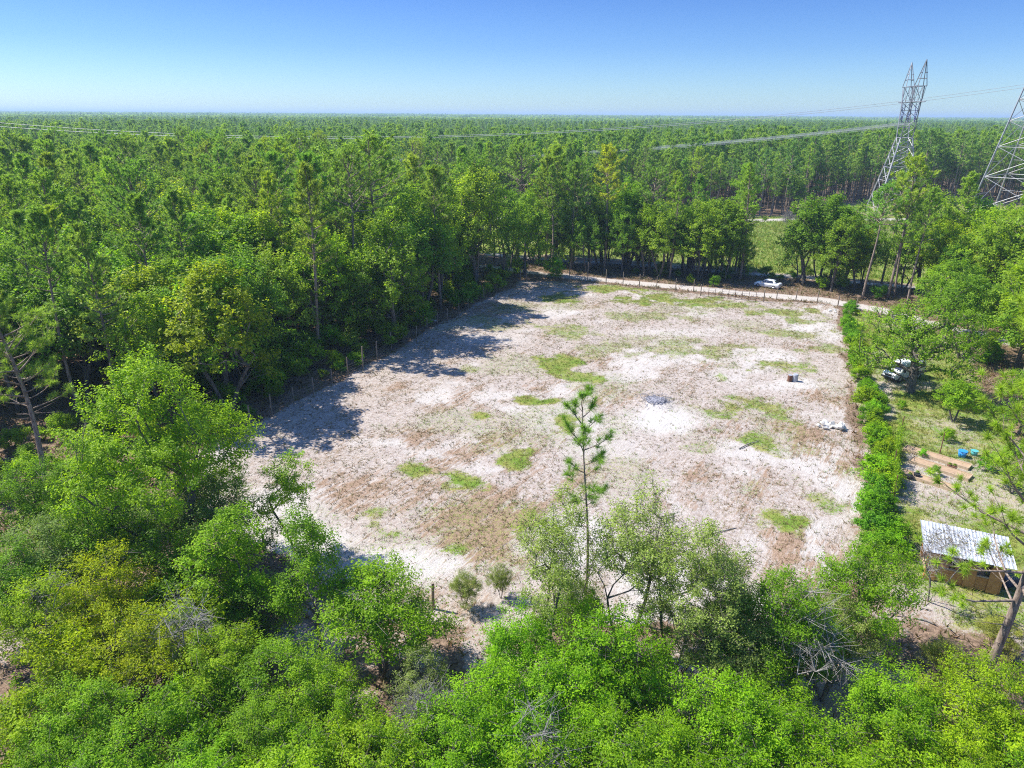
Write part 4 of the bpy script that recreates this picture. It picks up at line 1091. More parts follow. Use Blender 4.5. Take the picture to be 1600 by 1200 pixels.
# ------------------------------------------------------------------ fences and gates
def fence(name, pts, hs, label, mat, r=.06, strands=(.35, .7, 1.05, 1.35), cat='fence', pname='post'):
    x0, y0 = pts[0]
    root = empty(name, (x0, y0, 0)); tag(root, label, cat)
    P = []
    for i, ((x, y), h) in enumerate(zip(pts, hs)):
        mb = MB(); lx, ly = rnd.uniform(-.05, .05), rnd.uniform(-.05, .05)
        rr = r * rnd.uniform(.85, 1.2)
        mb.path([(0, 0, -.25), (lx * .5, ly * .5, h * .5), (lx, ly, h)], [rr, rr * .95, rr * .85], 7)
        p = mb.build(pname, mat, root); p.location = (x - x0, y - y0, 0)
        P.append((x - x0, y - y0))
    for z in strands:
        mb = MB()
        for (xa, ya), (xb, yb) in zip(P[:-1], P[1:]):
            if math.hypot(xb - xa, yb - ya) > 16: continue
            t = np.linspace(0, 1, 5)[:, None]
            q = np.array([[xa, ya, z]]) * (1 - t) + np.array([[xb, yb, z]]) * t
            q[:, 2] -= .05 * np.sin(t[:, 0] * PI)
            mb.tubes(q[:-1], q[1:], .006, .006, 3)
        mb.build('wire', M['wire'], root)
    return root
LF = [(-26.0, 58.3), (-24.8, 61.0), (-23.7, 63.9), (-22.4, 66.9), (-21.0, 69.2), (-19.8, 72.4), (-18.7, 75.5), (-17.5, 77.9), (-16.3, 80.5), (-15.4, 85.5), (-14.2, 88.2), (-12.6, 88.8), (-11.6, 92.3), (-10.5, 95.4), (-9.3, 97.8), (-7.9, 100.5), (-6.7, 103.1), (-4.6, 111.0), (-2.2, 117.2), (1.4, 124.2)]
fence('wire_fence', LF, [2.2, 2.4, 2.4, 2.0, 2.2, 2.0, 2.3, 2.8, 2.6, 2.3, 2.2, 2.2, 2.4, 2.2, 2.2, 2.3, 2.3, 2.3, 2.3, 2.3], 'post and wire fence along the wood on the left edge of the field', M['post_wood'], .075)
FF = [(2.5, 125.2), (7.6, 130.3), (10.5, 128.7), (13.6, 126.1), (16.6, 123.6), (19.5, 122.7), (22.2, 121.7), (24.9, 119.9), (28.0, 119.0), (30.9, 118.2), (31.4, 115.4)]
fence('wire_fence', FF, [2.6, 3.0, 3.0, 3.4, 2.6, 2.4, 2.2, 2.2, 2.1, 2.1, 1.9], 'post and wire fence beside the sand road at the far edge', M['post_wood'], .075)
FF2 = [(40.6, 111.3), (43.3, 113.1), (46.0, 111.9), (48.8, 110.3), (51.7, 109.2), (52.9, 105.7), (53.9, 100.0), (55.1, 99.6)]
fence('wire_fence', FF2, [2.0, 2.2, 2.2, 2.4, 1.6, 2.2, 2.2, 1.9], 'post and wire fence between the wire gate and the metal farm gate', M['post_wood'], .08)
NF = [(-16.6, 40.3), (-4.7, 35.1)]
for (x, y), h, lab in (((-16.6, 40.3), 1.75, 'lone wooden post left of the slim see-through oak'), ((-4.7, 35.1), 1.85, 'lone wooden post beside the small thin bush before the sand'), ((14.2, 34.6), 1.6, 'wooden post below the grey-green oaks near the dark rounded oak')):
    o = MB().path([(0, 0, -.2), (.02, .01, h * .5), (.04, 0, h)], [.10, .095, .09], 8).build('fence_post', M['post_wood']); o.location = (x, y, 0)
    tag(o, lab, 'post')
# wire mesh gate
ga, gb = np.array((31.5, 115.0)), np.array((40.4, 111.3))
root = empty('wire_gate', (*ga, 0)); tag(root, 'long low wire gate with thin uprights in the far fence', 'gate')
L_ = np.linalg.norm(gb - ga); root.rotation_euler[2] = math.atan2(*(gb - ga)[::-1])
for i in range(1, 9):
    MB().box((L_ * i / 9, 0, .75), (.06, .06, 1.5)).build('upright', M['rust'], root)
for z in (.12, .45, .8, 1.15, 1.48):
    MB().tubes([(0.1, 0, z)], [(L_ - .1, 0, z)], .018, .018, 4).build('rail', M['steel_dark'], root)
# tube farm gate
ga, gb = np.array((55.1, 99.0)), np.array((57.6, 95.1))
root = empty('farm_gate', (*ga, 0)); tag(root, 'grey tubular metal farm gate under the drooping oak', 'gate')
L_ = np.linalg.norm(gb - ga); root.rotation_euler[2] = math.atan2(*(gb - ga)[::-1])
for z in (.25, .5, .75, 1.0, 1.3):
    MB().tubes([(0.05, 0, z)], [(L_, 0, z)], .035, .035, 6).build('rail', M['steel_dark'], root)
for x in (.05, L_ * .25, L_ * .5, L_ * .75, L_):
    MB().box((x, 0, .77), (.05, .05, 1.12)).build('upright', M['steel_dark'], root)
MB().path([(-.15, 0, -.2), (-.15, 0, 1.8)], .10, 8).build('gate_post', M['post_wood'], root)

# ------------------------------------------------------------------ power line
def strut(mb, a, b, r): mb.tubes([a], [b], r * 1.35, r * 1.35, 4)
def pylon_meshes(bx=6.4, wx=1.8, wy=2.2, Hw=24.5, Hc=40.0, Ht=47.5):
    """lattice pylon: list of (part name, mesh); line runs along local x, arms along local y"""
    out = []
    def half(z):   # half widths (x, y) of the body
        if z <= Hw: t = z / Hw; return bx * (1 - t) + wx * t, bx * (1 - t) + wy * t
        t = (z - Hw) / (Hc - Hw); return wx * (1 - t) + 1.3 * t, wy * (1 - t) + 5.6 * t
    def part(nm, segs, r, mat='steel'):
        mb = MB()
        for a, b in segs: strut(mb, a, b, r)
        out.append((nm, mb.mesh('pylon_' + nm, M[mat])))
    cor_ = [(1, 1), (1, -1), (-1, -1), (-1, 1)]
    def cpt(sx, sy, z): h = half(z); return (sx * h[0], sy * h[1], z)
    for sx, sy in cor_:
        part('leg', [(cpt(sx, sy, -.5), cpt(sx, sy, Hw))], .17)
        part('upper_leg', [(cpt(sx, sy, Hw), cpt(sx, sy, Hc))], .13, 'steel_dark')
    lv = [Hw * q for q in (0, .245, .449, .62, .76, .88, 1)]
    for z0, z1 in zip(lv[:-1], lv[1:]):
        for (a, b) in zip(cor_, cor_[1:] + cor_[:1]):
            part('brace', [(cpt(*a, z0), cpt(*b, z1))], .075)
            part('brace', [(cpt(*b, z0), cpt(*a, z1))], .075)
            part('belt', [(cpt(*a, z1), cpt(*b, z1))], .09 if z1 == lv[1] else .06)
            if z1 < Hw * .65:
                ma = [(p + q) / 2 for p, q in zip(cpt(*a, z0), cpt(*a, z1))]; mb_ = [(p + q) / 2 for p, q in zip(cpt(*a, z0), cpt(*b, z1))]
                part('stay', [(ma, mb_)], .05)
    uv = [Hw + (Hc - Hw) * q for q in (0, .2, .37, .54, .70, 1)]; zb = uv[4]; d_ = Ht - 47.5
    for z0, z1 in zip(uv[:-1], uv[1:]):
        for sy in (1, -1):
            part('brace', [(cpt(1, sy, z0), cpt(-1, sy, z1))], .06, 'steel_dark'); part('brace', [(cpt(-1, sy, z0), cpt(1, sy, z1))], .06, 'steel_dark')
            part('belt', [(cpt(1, sy, z1), cpt(-1, sy, z1))], .06, 'steel_dark')
    # bridge with outer arms
    for z in (zb, Hc):
        for sx in (1, -1):
            part('bridge_beam', [((sx * 1.3, -9.0 if z < Hc - .1 else -7.6, z), (sx * 1.3, 9.0 if z < Hc - .1 else 7.6, z))], .10, 'steel_dark')
    ys = np.linspace(-7.2, 7.2, 9)
    for i in range(8):
        for sx in (1, -1):
            part('brace', [((sx * 1.3, ys[i], zb if i % 2 else Hc), (sx * 1.3, ys[i + 1], Hc if i % 2 else zb))], .055, 'steel_dark')
        part('brace', [((1.3, ys[i], zb), (-1.3, ys[i + 1], zb))], .05, 'steel_dark')
    for s in (1, -1):
        part('peak', [((1.3, s * 4.2, Hc), (0, s * 7.0, Ht)), ((-1.3, s * 4.2, Hc), (0, s * 7.0, Ht)), ((1.3, s * 7.6, Hc), (0, s * 7.0, Ht)), ((-1.3, s * 7.6, Hc), (0, s * 7.0, Ht)),
                      ((1.0, s * 5.0, 42.2 + d_), (-1.0, s * 5.0, 42.2 + d_)), ((.8, s * 5.6, 43.8 + d_), (.8, s * 7.4, 43.8 + d_)), ((-.8, s * 5.6, 43.8 + d_), (-.8, s * 7.4, 43.8 + d_)), ((1.0, s * 5.0, 42.2 + d_), (.9, s * 7.5, 42.0 + d_)), ((-1.0, s * 5.0, 42.2 + d_), (-.9, s * 7.5, 42.0 + d_))], .09, 'steel_dark')
    for yc in (-6.6, 0.0, 6.6):
        for dy in (-1.6, 1.6):
            mb = MB()
            a = np.array([0, yc + dy, zb - .4]); b = np.array([0, yc, zb - 6.2])
            n = 22
            P = a + (b - a) * np.linspace(0, 1, n)[:, None]
            r = np.where(np.arange(n) % 2 == 0, .16, .07)
            mb.path(P, r, 8)
            out.append(('insulator_string', mb.mesh('pylon_insulator', M['insulator'])))
    for sx, sy in cor_:
        x, y, z = cpt(sx, sy, 0)
        out.append(('footing', MB().box((x, y, .1), (1.1, 1.1, .9)).mesh('pylon_footing', M['limestone'])))
    return out
PY = pylon_meshes()
PY2 = pylon_meshes(12.0, 5.4, 5.4, 44.0, 56.0, 63.0)
def pylon(loc, rz, s, label, PY=PY):
    o = empty('transmission_tower', (*loc, 0), rz, s); tag(o, label, 'pylon', 'steel lattice pylons')
    for nm, me in PY:
        p = bpy.data.objects.new(nm, me); C.objects.link(p); p.parent = o
    return o
T1 = (117.5, 224.6); T2 = (163.1, 230.1)
pylon(T1, math.radians(-11), .915, 'slender-looking steel lattice pylon seen whole, left of the two')
pylon(T2, math.radians(40), 1.0, 'broad steel lattice pylon cut by the right edge of the picture', PY2)
def cable(p0, p1, sag, n=60):
    t = np.linspace(0, 1, n)[:, None]
    q = np.array(p0)[None] * (1 - t) + np.array(p1)[None] * t
    q[:, 2] -= 4 * sag * (t * (1 - t))[:, 0]
    return q
def conductor(name, p0, p1, sag, nb, sp, r, label):
    root = empty(name, p0); tag(root, label, 'power line')
    for i in range(nb):
        off = np.array([0, sp * (i % 2 - .5), -sp * (i // 2)]) if nb > 1 else np.zeros(3)
        q = cable(p0, p1, sag) + off - np.array(p0)
        MB().path(q, r, 4, cap=False).build('strand', M['cable'], root)
x1, y1 = T1; x2, y2 = T2
EL = -300.0
ca1, sa1 = math.cos(math.radians(-11)), math.sin(math.radians(-11))
for dy, nm in ((-6.2, 'nearest'), (0, 'middle'), (6.2, 'farthest')):
    conductor('conductor_bundle', (x1 - dy * sa1, y1 + dy * ca1, 26.6), (EL, y1 + dy + 22, 30), 14.0, 3, .45, .032, 'conductor bundle from the whole pylon, %s of the three' % nm)
for dy, nm in ((-10, 'nearer'), (10, 'farther')):
    conductor('shield_wire', (x2 + 6, y2 + dy * .8, 39.5), (EL, y2 + dy + 26, 38), 18, 1, 0, .05, 'thin %s overhead wire descending from the cut-off pylon across the forest' % nm)

# distant radio mast
mx, my = 1340.0, 2600.0
root = empty('radio_mast', (mx, my, 0)); tag(root, 'thin guyed mast standing far off above the forest', 'mast')
for k_ in range(3):
    a = k_ * 2.094
    MB().tubes([(math.cos(a) * .9, math.sin(a) * .9, 0)], [(math.cos(a) * .9, math.sin(a) * .9, 82)], .22, .22, 4).build('mast_leg', M['steel_dark'], root)
mb = MB()
for z in np.arange(0, 81, 3.0):
    for k_ in range(3):
        a, b = k_ * 2.094, k_ * 2.094 + 2.094
        mb.tubes([(math.cos(a) * .9, math.sin(a) * .9, z)], [(math.cos(b) * .9, math.sin(b) * .9, z + 3)], .08, .08, 3)
mb.build('lattice', M['steel_dark'], root)

# ------------------------------------------------------------------ vehicles
def loft(sections, mat, name, parent, smooth=True, closed_ends=True):
    """sections: list of rings with the same number of points"""
    mb = MB(); n = len(sections[0])
    V = np.array(sections, float).reshape(-1, 3)
    F = []
    for s in range(len(sections) - 1):
        for i in range(n):
            j = (i + 1) % n
            F.append([s * n + i, s * n + j, (s + 1) * n + j, (s + 1) * n + i])
    mb.add(V, F)
    o = mb.build(name, mat, parent, smooth)
    if closed_ends:
        bm = bmesh.new(); bm.from_mesh(o.data)
        bm.verts.ensure_lookup_table()
        for b in (0, (len(sections) - 1) * n):
            vs = [bm.verts[b + i] for i in range(n)]
            bm.faces.new(vs if b else vs[::-1])
        bmesh.ops.recalc_face_normals(bm, faces=bm.faces)
        bm.to_mesh(o.data); bm.free()
    return o

def ring(x, hw, zb, zt, tum=.0, n=5, belt=None):
    """cross-section at x: rounded box from zb to zt, half width hw, roof narrowing tum"""
    pts = [(-hw * .9, zb), (hw * .9, zb), (hw, zb + (zt - zb) * .18), (hw, zb + (zt - zb) * .62), (hw - tum * .55, zb + (zt - zb) * .90), (hw - tum - .12, zt),
           (-hw + tum + .12, zt), (-hw + tum * .55, zb + (zt - zb) * .90), (-hw, zb + (zt - zb) * .62), (-hw, zb + (zt - zb) * .18)]
    return [(x, y, z) for y, z in pts]

def wheel(root, x, y, r=.33, wdt=.21):
    t = np.linspace(0, 2 * PI, 21)
    w_ = empty('wheel', (x, y, r)); w_.parent = root
    mb = MB(); k = 20
    prof = [(r * .62, -wdt / 2), (r * .95, -wdt / 2), (r, -wdt * .35), (r, wdt * .35), (r * .95, wdt / 2), (r * .62, wdt / 2)]
    V = []; F = []
    for i in range(k):
        a = 2 * PI * i / k
        V += [(p * math.cos(a), q, p * math.sin(a)) for p, q in prof]
    m_ = len(prof)
    for i in range(k):
        for j in range(m_ - 1):
            F.append([i * m_ + j, i * m_ + j + 1, ((i + 1) % k) * m_ + j + 1, ((i + 1) % k) * m_ + j])
    mb.add(V, F); mb.build('tyre', M['rubber'], w_, True)
    rb = MB(); s = 1 if y > 0 else -1
    yy = s * wdt * .42
    rb.path([(0, yy - s * .05, 0), (0, yy, 0)], r * .60, 16)
    for i in range(5):
        a = 2 * PI * i / 5
        rb.tubes([(0, yy + s * .015, 0)], [(r * .56 * math.cos(a), yy + s * .01, r * .56 * math.sin(a))], .045, .035, 4)
    rb.build('rim', M['rim'], w_)

def make_sedan(loc, rz, label):
    root = empty('sedan', (*loc, 0), rz); tag(root, label, 'car')
    # nose at +x
    S = [(-2.28, .72, .38, .80), (-2.22, .82, .30, .98), (-2.0, .87, .22, 1.02), (-1.5, .89, .19, 1.03), (-.6, .90, .18, .96), (.6, .90, .18, .94), (1.2, .89, .19, .92), (1.7, .87, .20, .84), (2.1, .80, .24, .72), (2.26, .66, .32, .58)]
    loft([ring(x, hw, zb, zt, .06) for x, hw, zb, zt in S], M['white_paint'], 'body', root)
    # cabin shell
    R_ = [(-1.75, .70, 1.00, 1.06), (-1.2, .70, .95, 1.36), (-.7, .70, .93, 1.46), (0.0, .70, .92, 1.47), (.45, .70, .92, 1.40), (1.12, .72, .90, .97)]
    loft([[(x, y * f, z) for (y, z, f) in ((-1, zb, hw + .12), (1, zb, hw + .12), (1, zb + (zt - zb) * .2, hw + .11), (1, zt - .06, hw - .08), (1, zt, hw - .20), (-1, zt, hw - .20), (-1, zt - .06, hw - .08), (-1, zb + (zt - zb) * .2, hw + .11))] for x, hw, zb, zt in R_], M['white_paint'], 'roof', root)
    def quad(nm, pts, mat):
        c = np.array(pts, float); nrm = np.cross(c[1] - c[0], c[2] - c[0]); nrm /= np.linalg.norm(nrm)
        mb = MB(); V = np.concatenate([c - nrm * .01, c + nrm * .012])
        mb.add(V, [[4, 5, 6, 7], [0, 3, 2, 1], [0, 1, 5, 4], [1, 2, 6, 5], [2, 3, 7, 6], [3, 0, 4, 7]])
        return mb.build(nm, M[mat], root)
    for s in (1, -1):
        o1 = [(1.0, s * .845, .98), (.02, s * .825, 1.02), (.02, s * .665, 1.40), (.42, s * .675, 1.35)]
        o2 = [(-.04, s * .825, 1.02), (-1.15, s * .825, 1.04), (-1.0, s * .665, 1.36), (-.04, s * .665, 1.41)]
        for o_ in (o1, o2): quad('side_window', o_ if s > 0 else o_[::-1], 'glass_dark')
        quad('headlight', [(2.16, s * .50, .60), (2.16, s * .74, .62), (2.02, s * .83, .76), (2.12, s * .50, .72)][::s], 'lamp_clear')
        quad('tail_light', [(-2.255, s * .50, .84), (-2.255, s * .78, .82), (-2.20, s * .82, .96), (-2.245, s * .50, .95)][::-s], 'red_lamp')
        MB().box((.78, s * .98, 1.02), (.18, .16, .13)).build('mirror', M['white_paint'], root)
        MB().box((-.3, s * .905, .62), (2.3, .012, .02)).build('door_seam', M['trim_black'], root)
    quad('windscreen', [(1.06, -.66, .99), (1.06, .66, .99), (.50, .50, 1.41), (.50, -.50, 1.41)], 'glass_dark')
    quad('rear_window', [(-1.22, -.50, 1.37), (-1.22, .50, 1.37), (-1.74, .60, 1.07), (-1.74, -.60, 1.07)], 'glass_dark')
    MB().box((-2.27, 0, .72), (.03, .50, .14)).build('number_plate', M['lamp_clear'], root)
    MB().box((-2.24, 0, .40), (.10, 1.3, .12)).build('bumper_trim', M['trim_black'], root)
    MB().box((2.22, 0, .50), (.10, .9, .14)).build('grille', M['trim_black'], root)
    for x in (1.42, -1.36):
        for y in (.80, -.80): wheel(root, x, y)
    return root
fw, rw = np.array((43.0, 121.6)), np.array((44.1, 119.5))
hd = fw - rw
ang = math.atan2(hd[1], hd[0])
left_n = np.array([-math.sin(ang), math.cos(ang)])
ctr = (fw + rw) / 2
ang = math.radians(140)
make_sedan(((44.8, 121.9)), ang, 'white sedan parked on the shaded verge beyond the sand road')

def make_van(loc, rz, label):
    root = empty('van', (*loc, 0), rz); tag(root, label, 'van')
    S = [(-2.5, .86, .42, 1.98), (-2.4, .94, .34, 2.06), (-1.0, .95, .30, 2.10), (.6, .95, .30, 2.08), (1.0, .95, .30, 1.98), (1.55, .94, .30, 1.32), (1.7, .93, .30, 1.16), (2.2, .90, .32, 1.04), (2.42, .80, .40, .90)]
    loft([ring(x, hw, zb, zt, .10) for x, hw, zb, zt in S], M['white_paint'], 'body', root)
    def pan(nm, c, s, ry=0., mat='glass_dark'): return MB().box(c, s, 0, 0, 0, ry).build(nm, M[mat], root)
    pan('windscreen', (1.30, 0, 1.66), (.03, 1.45, .80), -math.radians(38))
    for s in (1, -1):
        pan('side_window', (.72, s * .935, 1.52), (.75, .03, .48)); pan('side_window', (-.45, s * .935, 1.55), (1.1, .03, .44)); pan('side_window', (-1.75, s * .935, 1.55), (1.0, .03, .44))
        pan('headlight', (2.36, s * .62, .78), (.10, .30, .18), 0, 'lamp_clear')
        pan('mirror', (1.25, s * 1.06, 1.32), (.14, .18, .24), 0, 'trim_black')
        pan('tail_light', (-2.46, s * .80, .95), (.08, .14, .40), 0, 'red_lamp')
    pan('bumper', (2.40, 0, .46), (.18, 1.70, .20), 0, 'trim_black'); pan('grille', (2.40, 0, .74), (.08, .80, .20), 0, 'trim_black')
    for x in (1.55, -1.5):
        for y in (.84, -.84): wheel(root, x, y, .36, .23)
    return root
make_van((44.9, 76.2), math.radians(205), 'white van half hidden under the gnarled thick-trunked oak')

# ------------------------------------------------------------------ things on the field
x, y = (31.9, 74.8)
def drum(x, y, r, h, mat, label, lean=(0, 0), group=None):
    root = empty('drum', (x, y, 0)); tag(root, label, 'drum', group)
    z = np.linspace(0, h, 15)
    rr = r * (1 + .035 * (np.abs((z / h * 3) % 1 - .5) < .1)); rr[0] *= .96; rr[-1] *= .96
    MB().path(np.stack([z * 0 + lean[0] * z, lean[1] * z, z], 1), rr, 20).build('barrel', M[mat], root, True)
    MB().path([(lean[0] * h, lean[1] * h, h), (lean[0] * h, lean[1] * h, h + .03)], r * .9, 18).build('lid', M['grey_plastic'], root)
drum(x + .15, y, .30, .85, 'grey_plastic', 'upright grey drum standing on the sand near the overgrown strip')
drum(x - .42, y + .1, .26, .72, 'rust', 'brown drum close beside the upright grey drum')
def rocks(name, loc, n, s, label, seed):
    root = empty(name, (*loc, 0)); tag(root, label, 'rock pile')
    r = np.random.default_rng(seed)
    for i in range(n):
        bm = bmesh.new(); bmesh.ops.create_icosphere(bm, subdivisions=2, radius=1)
        pl_ = [(norm(r.normal(size=3)), r.uniform(.45, .85)) for _ in range(9)]
        for v in bm.verts:
            for nn_, dd_ in pl_:
                q_ = float(np.dot(np.array(v.co), nn_))
                if q_ > dd_: v.co -= Vector(nn_) * (q_ - dd_)
        f = r.uniform(.7, 1.2, 3)
        for v in bm.verts:
            v.co = Vector((v.co.x * f[0], v.co.y * f[1], v.co.z * f[2] * .75)) * (1 + .25 * (r.random() - .5))
        me = bpy.data.meshes.new('stone'); bm.to_mesh(me); bm.free(); me.materials.append(M['limestone'])
        o = bpy.data.objects.new('stone', me); C.objects.link(o); o.parent = root
        sz = s * r.uniform(.3, .6); o.scale = (sz,) * 3
        o.location = (r.normal(0, s * .7), r.normal(0, s * .5), sz * .45 + (.25 * s if i > n * .6 else 0)); o.rotation_euler = tuple(r.uniform(0, 6, 3) * np.array([.2, .2, 1]))
rocks('rock_pile', (31.0, 62.2), 14, .8, 'pile of white limestone rocks against the overgrown strip', 1)
rocks('rock_pile', (49.3, 105.6), 4, .6, 'small white rock heap at the far end of the overgrown strip', 2)
rocks('rock_pile', (-11.8, 98.4), 5, .5, 'pale rocks heaped beside the left fence', 3)
# ash heap
ar = np.random.default_rng(4); root = empty('ash_heap', (*ash_c, .18)); tag(root, 'dark grey heap of ash and burnt sticks on the white sand', 'ash heap')
mb = MB(); n = 220
a = np.stack([ar.normal(0, .75, n), ar.normal(0, .75, n), ar.uniform(.0, .25, n)], 1); b = a + ar.normal(0, .28, (n, 3)) * np.array([1, 1, .3])
mb.tubes(a, b, .025, .02, 4); o = mb.build('burnt_sticks', M['ash'], root); o['kind'] = 'stuff'
bm = bmesh.new(); bmesh.ops.create_icosphere(bm, subdivisions=4, radius=1)
for v in bm.verts:
    k_ = 1 + .25 * (hash2(np.array([int(v.co.x * 9 + 50)]), np.array([int(v.co.y * 9 + 50)]), 3)[0] - .5)
    v.co = Vector((v.co.x * 1.15 * k_, v.co.y * 1.1 * k_, v.co.z * .22 * k_))
me = bpy.data.meshes.new('ash'); bm.to_mesh(me); bm.free(); me.materials.append(M['ash']); o = bpy.data.objects.new('ash', me); C.objects.link(o); o.parent = root
# fallen sticks on the sand
for (xa, ya), (xb, yb), lab in (((13.6, 42.8), (16.4, 44.2), 'pale fallen branch on the sand above the grey-green oaks'), ((20.5, 57.3), (22.8, 58.9), 'thin brown stick lying on the sand in the right part of the field'),
                               ((-21.8, 89.7), (-19.9, 92.1), 'fallen branch lying in the wood behind the left fence'), ((24.3, 34.4), (25.1, 33.8), 'pale pole lying on the ground below the shed')):
    o = MB().path([(0, 0, .05), ((xb - xa) * .5, (yb - ya) * .5 + .1, .12), (xb - xa, yb - ya, .06)], [.06, .045, .03], 6).build('fallen_branch', M['dead_wood']); o.location = (xa, ya, 0)
    tag(o, lab, 'branch')

# ------------------------------------------------------------------ yard: shed, garden, odds and ends
sx_, sy_ = (29.2, 38.3)
root = empty('garden_shed', (sx_ + .1, sy_ + .5, 0), math.radians(-24)); tag(root, 'open-sided wooden shed with a white metal roof', 'shed')
SW, SD = 4.3, 2.7
for x in (-SW / 2 + .1, -.4, SW / 2 - .1):
    for y in (-SD / 2 + .1, SD / 2 - .1):
        MB().box((x, y, 1.1), (.13, .13, 2.2)).build('post', M['orange_wood'], root)
for i in range(5):     # front half wall of boards
    MB().box((0, -SD / 2 + .02, .14 + i * .185), (SW - .1, .035, .175)).build('plank', M['orange_wood'], root)
for i in range(11):     # back wall boards
    MB().box((0, SD / 2 - .02, .12 + i * .185), (SW - .1, .035, .175)).build('plank', M['orange_wood'], root)
MB().box((0, -SD / 2 + .0, 1.06), (SW - .05, .12, .06)).build('rail', M['pale_wood'], root)
def arch_board(x, w_, h):
    a = np.linspace(0, PI, 9)
    top = [(w_ / 2 * math.cos(t), h - w_ / 2 + w_ / 2 * math.sin(t)) for t in a]
    pr = [(-w_ / 2, 0), (w_ / 2, 0)] + top
    n = len(pr)
    V = [(x + p, -SD / 2 - .05, q + .05) for p, q in pr] + [(x + p, -SD / 2 - .09, q + .05) for p, q in pr]
    bm = bmesh.new(); vs = [bm.verts.new(v) for v in V]
    bm.faces.new(vs[:n]); bm.faces.new(vs[n:][::-1])
    for i in range(n): bm.faces.new([vs[i], vs[n + i], vs[n + (i + 1) % n], vs[(i + 1) % n]])
    bmesh.ops.recalc_face_normals(bm, faces=bm.faces)
    me = bpy.data.meshes.new('arched_board'); bm.to_mesh(me); bm.free(); me.materials.append(M['orange_wood'])
    o = bpy.data.objects.new('arched_board', me); C.objects.link(o); o.parent = root
arch_board(-SW / 2 + .35, .62, 2.0); arch_board(.35, .6, 1.8); arch_board(SW / 2 - .5, .62, 1.95)
MB().box((0, 0, .04), (SW - .3, SD - .3, .06)).build('floor', M['pale_wood'], root)
MB().box((.9, .2, .45), (.9, .7, .75)).build('cupboard', M['pale_wood'], root)
MB().box((-1.1, .5, .40), (1.2, .6, .65)).build('bench', M['pale_wood'], root)
nsh = 6
for i in range(nsh):   # roof sheets with ribs
    wv = (SW + .7) / nsh
    mb = MB(); cols_ = 13; x0 = -SW / 2 - .35 + i * wv
    V = []
    for r_ in (0, 1):
        for c_ in range(cols_):
            V.append((x0 + (wv + .04) * c_ / (cols_ - 1), (-1 + 2 * r_) * (SD / 2 + .35), 2.22 + .36 * r_ + (.03 if c_ % 3 == 0 else 0) + .006 * (i % 2)))
    V2 = [(a, b, c - .015) for a, b, c in V]
    F = [[c_, c_ + 1, cols_ + c_ + 1, cols_ + c_] for c_ in range(cols_ - 1)]
    mb.add(V + V2, F + [[q + 2 * cols_ for q in f[::-1]] for f in F])
    mb.build('roof_sheet', M['roof_white'], root)
lr_ = np.random.default_rng(8); n = 420
Px = np.stack([lr_.uniform(-SW / 2 - .3, SW / 2 + .3, n), lr_.uniform(-SD / 2 - .3, SD / 2 + .3, n) * lr_.uniform(.3, 1, n), np.zeros(n)], 1)
Px[:, 2] = 2.29 + .36 * (Px[:, 1] + SD / 2 + .35) / (SD + .7)
mb = MB(); add_leaves(mb, Px, norm(np.array([0, 0, 1.]) + lr_.normal(0, .25, (n, 3))), .16, .07, lr_)
o = mb.build('leaf_litter', M['weed'], root); o['kind'] = 'stuff'
for y in (-SD / 2, SD / 2):
    MB().box((0, y, 2.14 if y < 0 else 2.40), (SW, .08, .12)).build('roof_beam', M['pale_wood'], root)
tx_, ty_ = (31.9, 37.9)
o = MB().box((0, 0, .35), (1.3, .9, .7), .3).build('tarp_stack', M['tarp']); o.location = (tx_, ty_, 0)
bv = o.modifiers.new('bevel', 'BEVEL'); bv.width = .08; bv.segments = 3
tag(o, 'dark blue-black covered stack beside the right end of the shed', 'stack')

# raised beds
def bed(c, L, W, rz, label):
    r = empty('raised_bed', (*c, 0), rz); tag(r, label, 'garden bed')
    for s in (1, -1):
        MB().box((0, s * W / 2, .12), (L, .06, .28)).build('side_board', M['pale_wood'], r)
        MB().box((s * L / 2, 0, .12), (.06, W - .06, .28)).build('end_board', M['pale_wood'], r)
    MB().box((0, 0, .08), (L - .06, W - .06, .22)).build('soil', M['soil'], r)
b1, b2 = np.array((34.9, 54.3)), np.array((37.1, 52.0))
an = math.atan2(*(b2 - b1)[::-1])
for c, L, W, lab in (((36.5, 53.6), 4.6, 1.1, 'raised bed in the middle of the fenced garden'), ((37.4, 55.7), 5.2, 1.0, 'raised bed along the far side of the fenced garden'), ((34.3, 51.5), 4.2, .9, 'raised bed on the near side of the fenced garden')):
    bed(c, L, W, an, lab)
def pot(loc, r, h, label, mat='black_plastic', name='plant_pot', cat='pot'):
    rt = empty(name, (*loc, 0)); tag(rt, label, cat)
    MB().path([(0, 0, 0), (0, 0, h)], [r * .8, r], 14).build('pot_body', M[mat], rt, True)
    MB().path([(0, 0, h - .03), (0, 0, h + .01)], r * 1.06, 14).build('rim', M[mat], rt)
    if name == 'plant_pot':
        p = bpy.data.objects.new('plant', SHRUB[2]['crown']); C.objects.link(p); p.parent = rt; p.scale = (.13,) * 3; p.location = (0, 0, h)
pot((33.0, 51.9), .24, .36, 'black pot with its plant, left of the pair near the garden fence')
pot((33.7, 52.1), .26, .40, 'black pot with its plant, right of the pair near the garden fence')
pot((37.4, 53.8), .2, .3, 'small brown pot on the middle raised bed, left one', 'rust')
pot((37.7, 53.6), .2, .3, 'small brown pot on the middle raised bed, right one', 'rust')
pot((39.8, 56.0), .36, .62, 'bright blue plastic tub standing in the garden', 'blue_plastic', 'plastic_tub', 'tub')
pot((41.1, 56.4), .30, .45, 'small teal tub right of the bright blue one', 'teal_plastic', 'plastic_tub', 'tub')
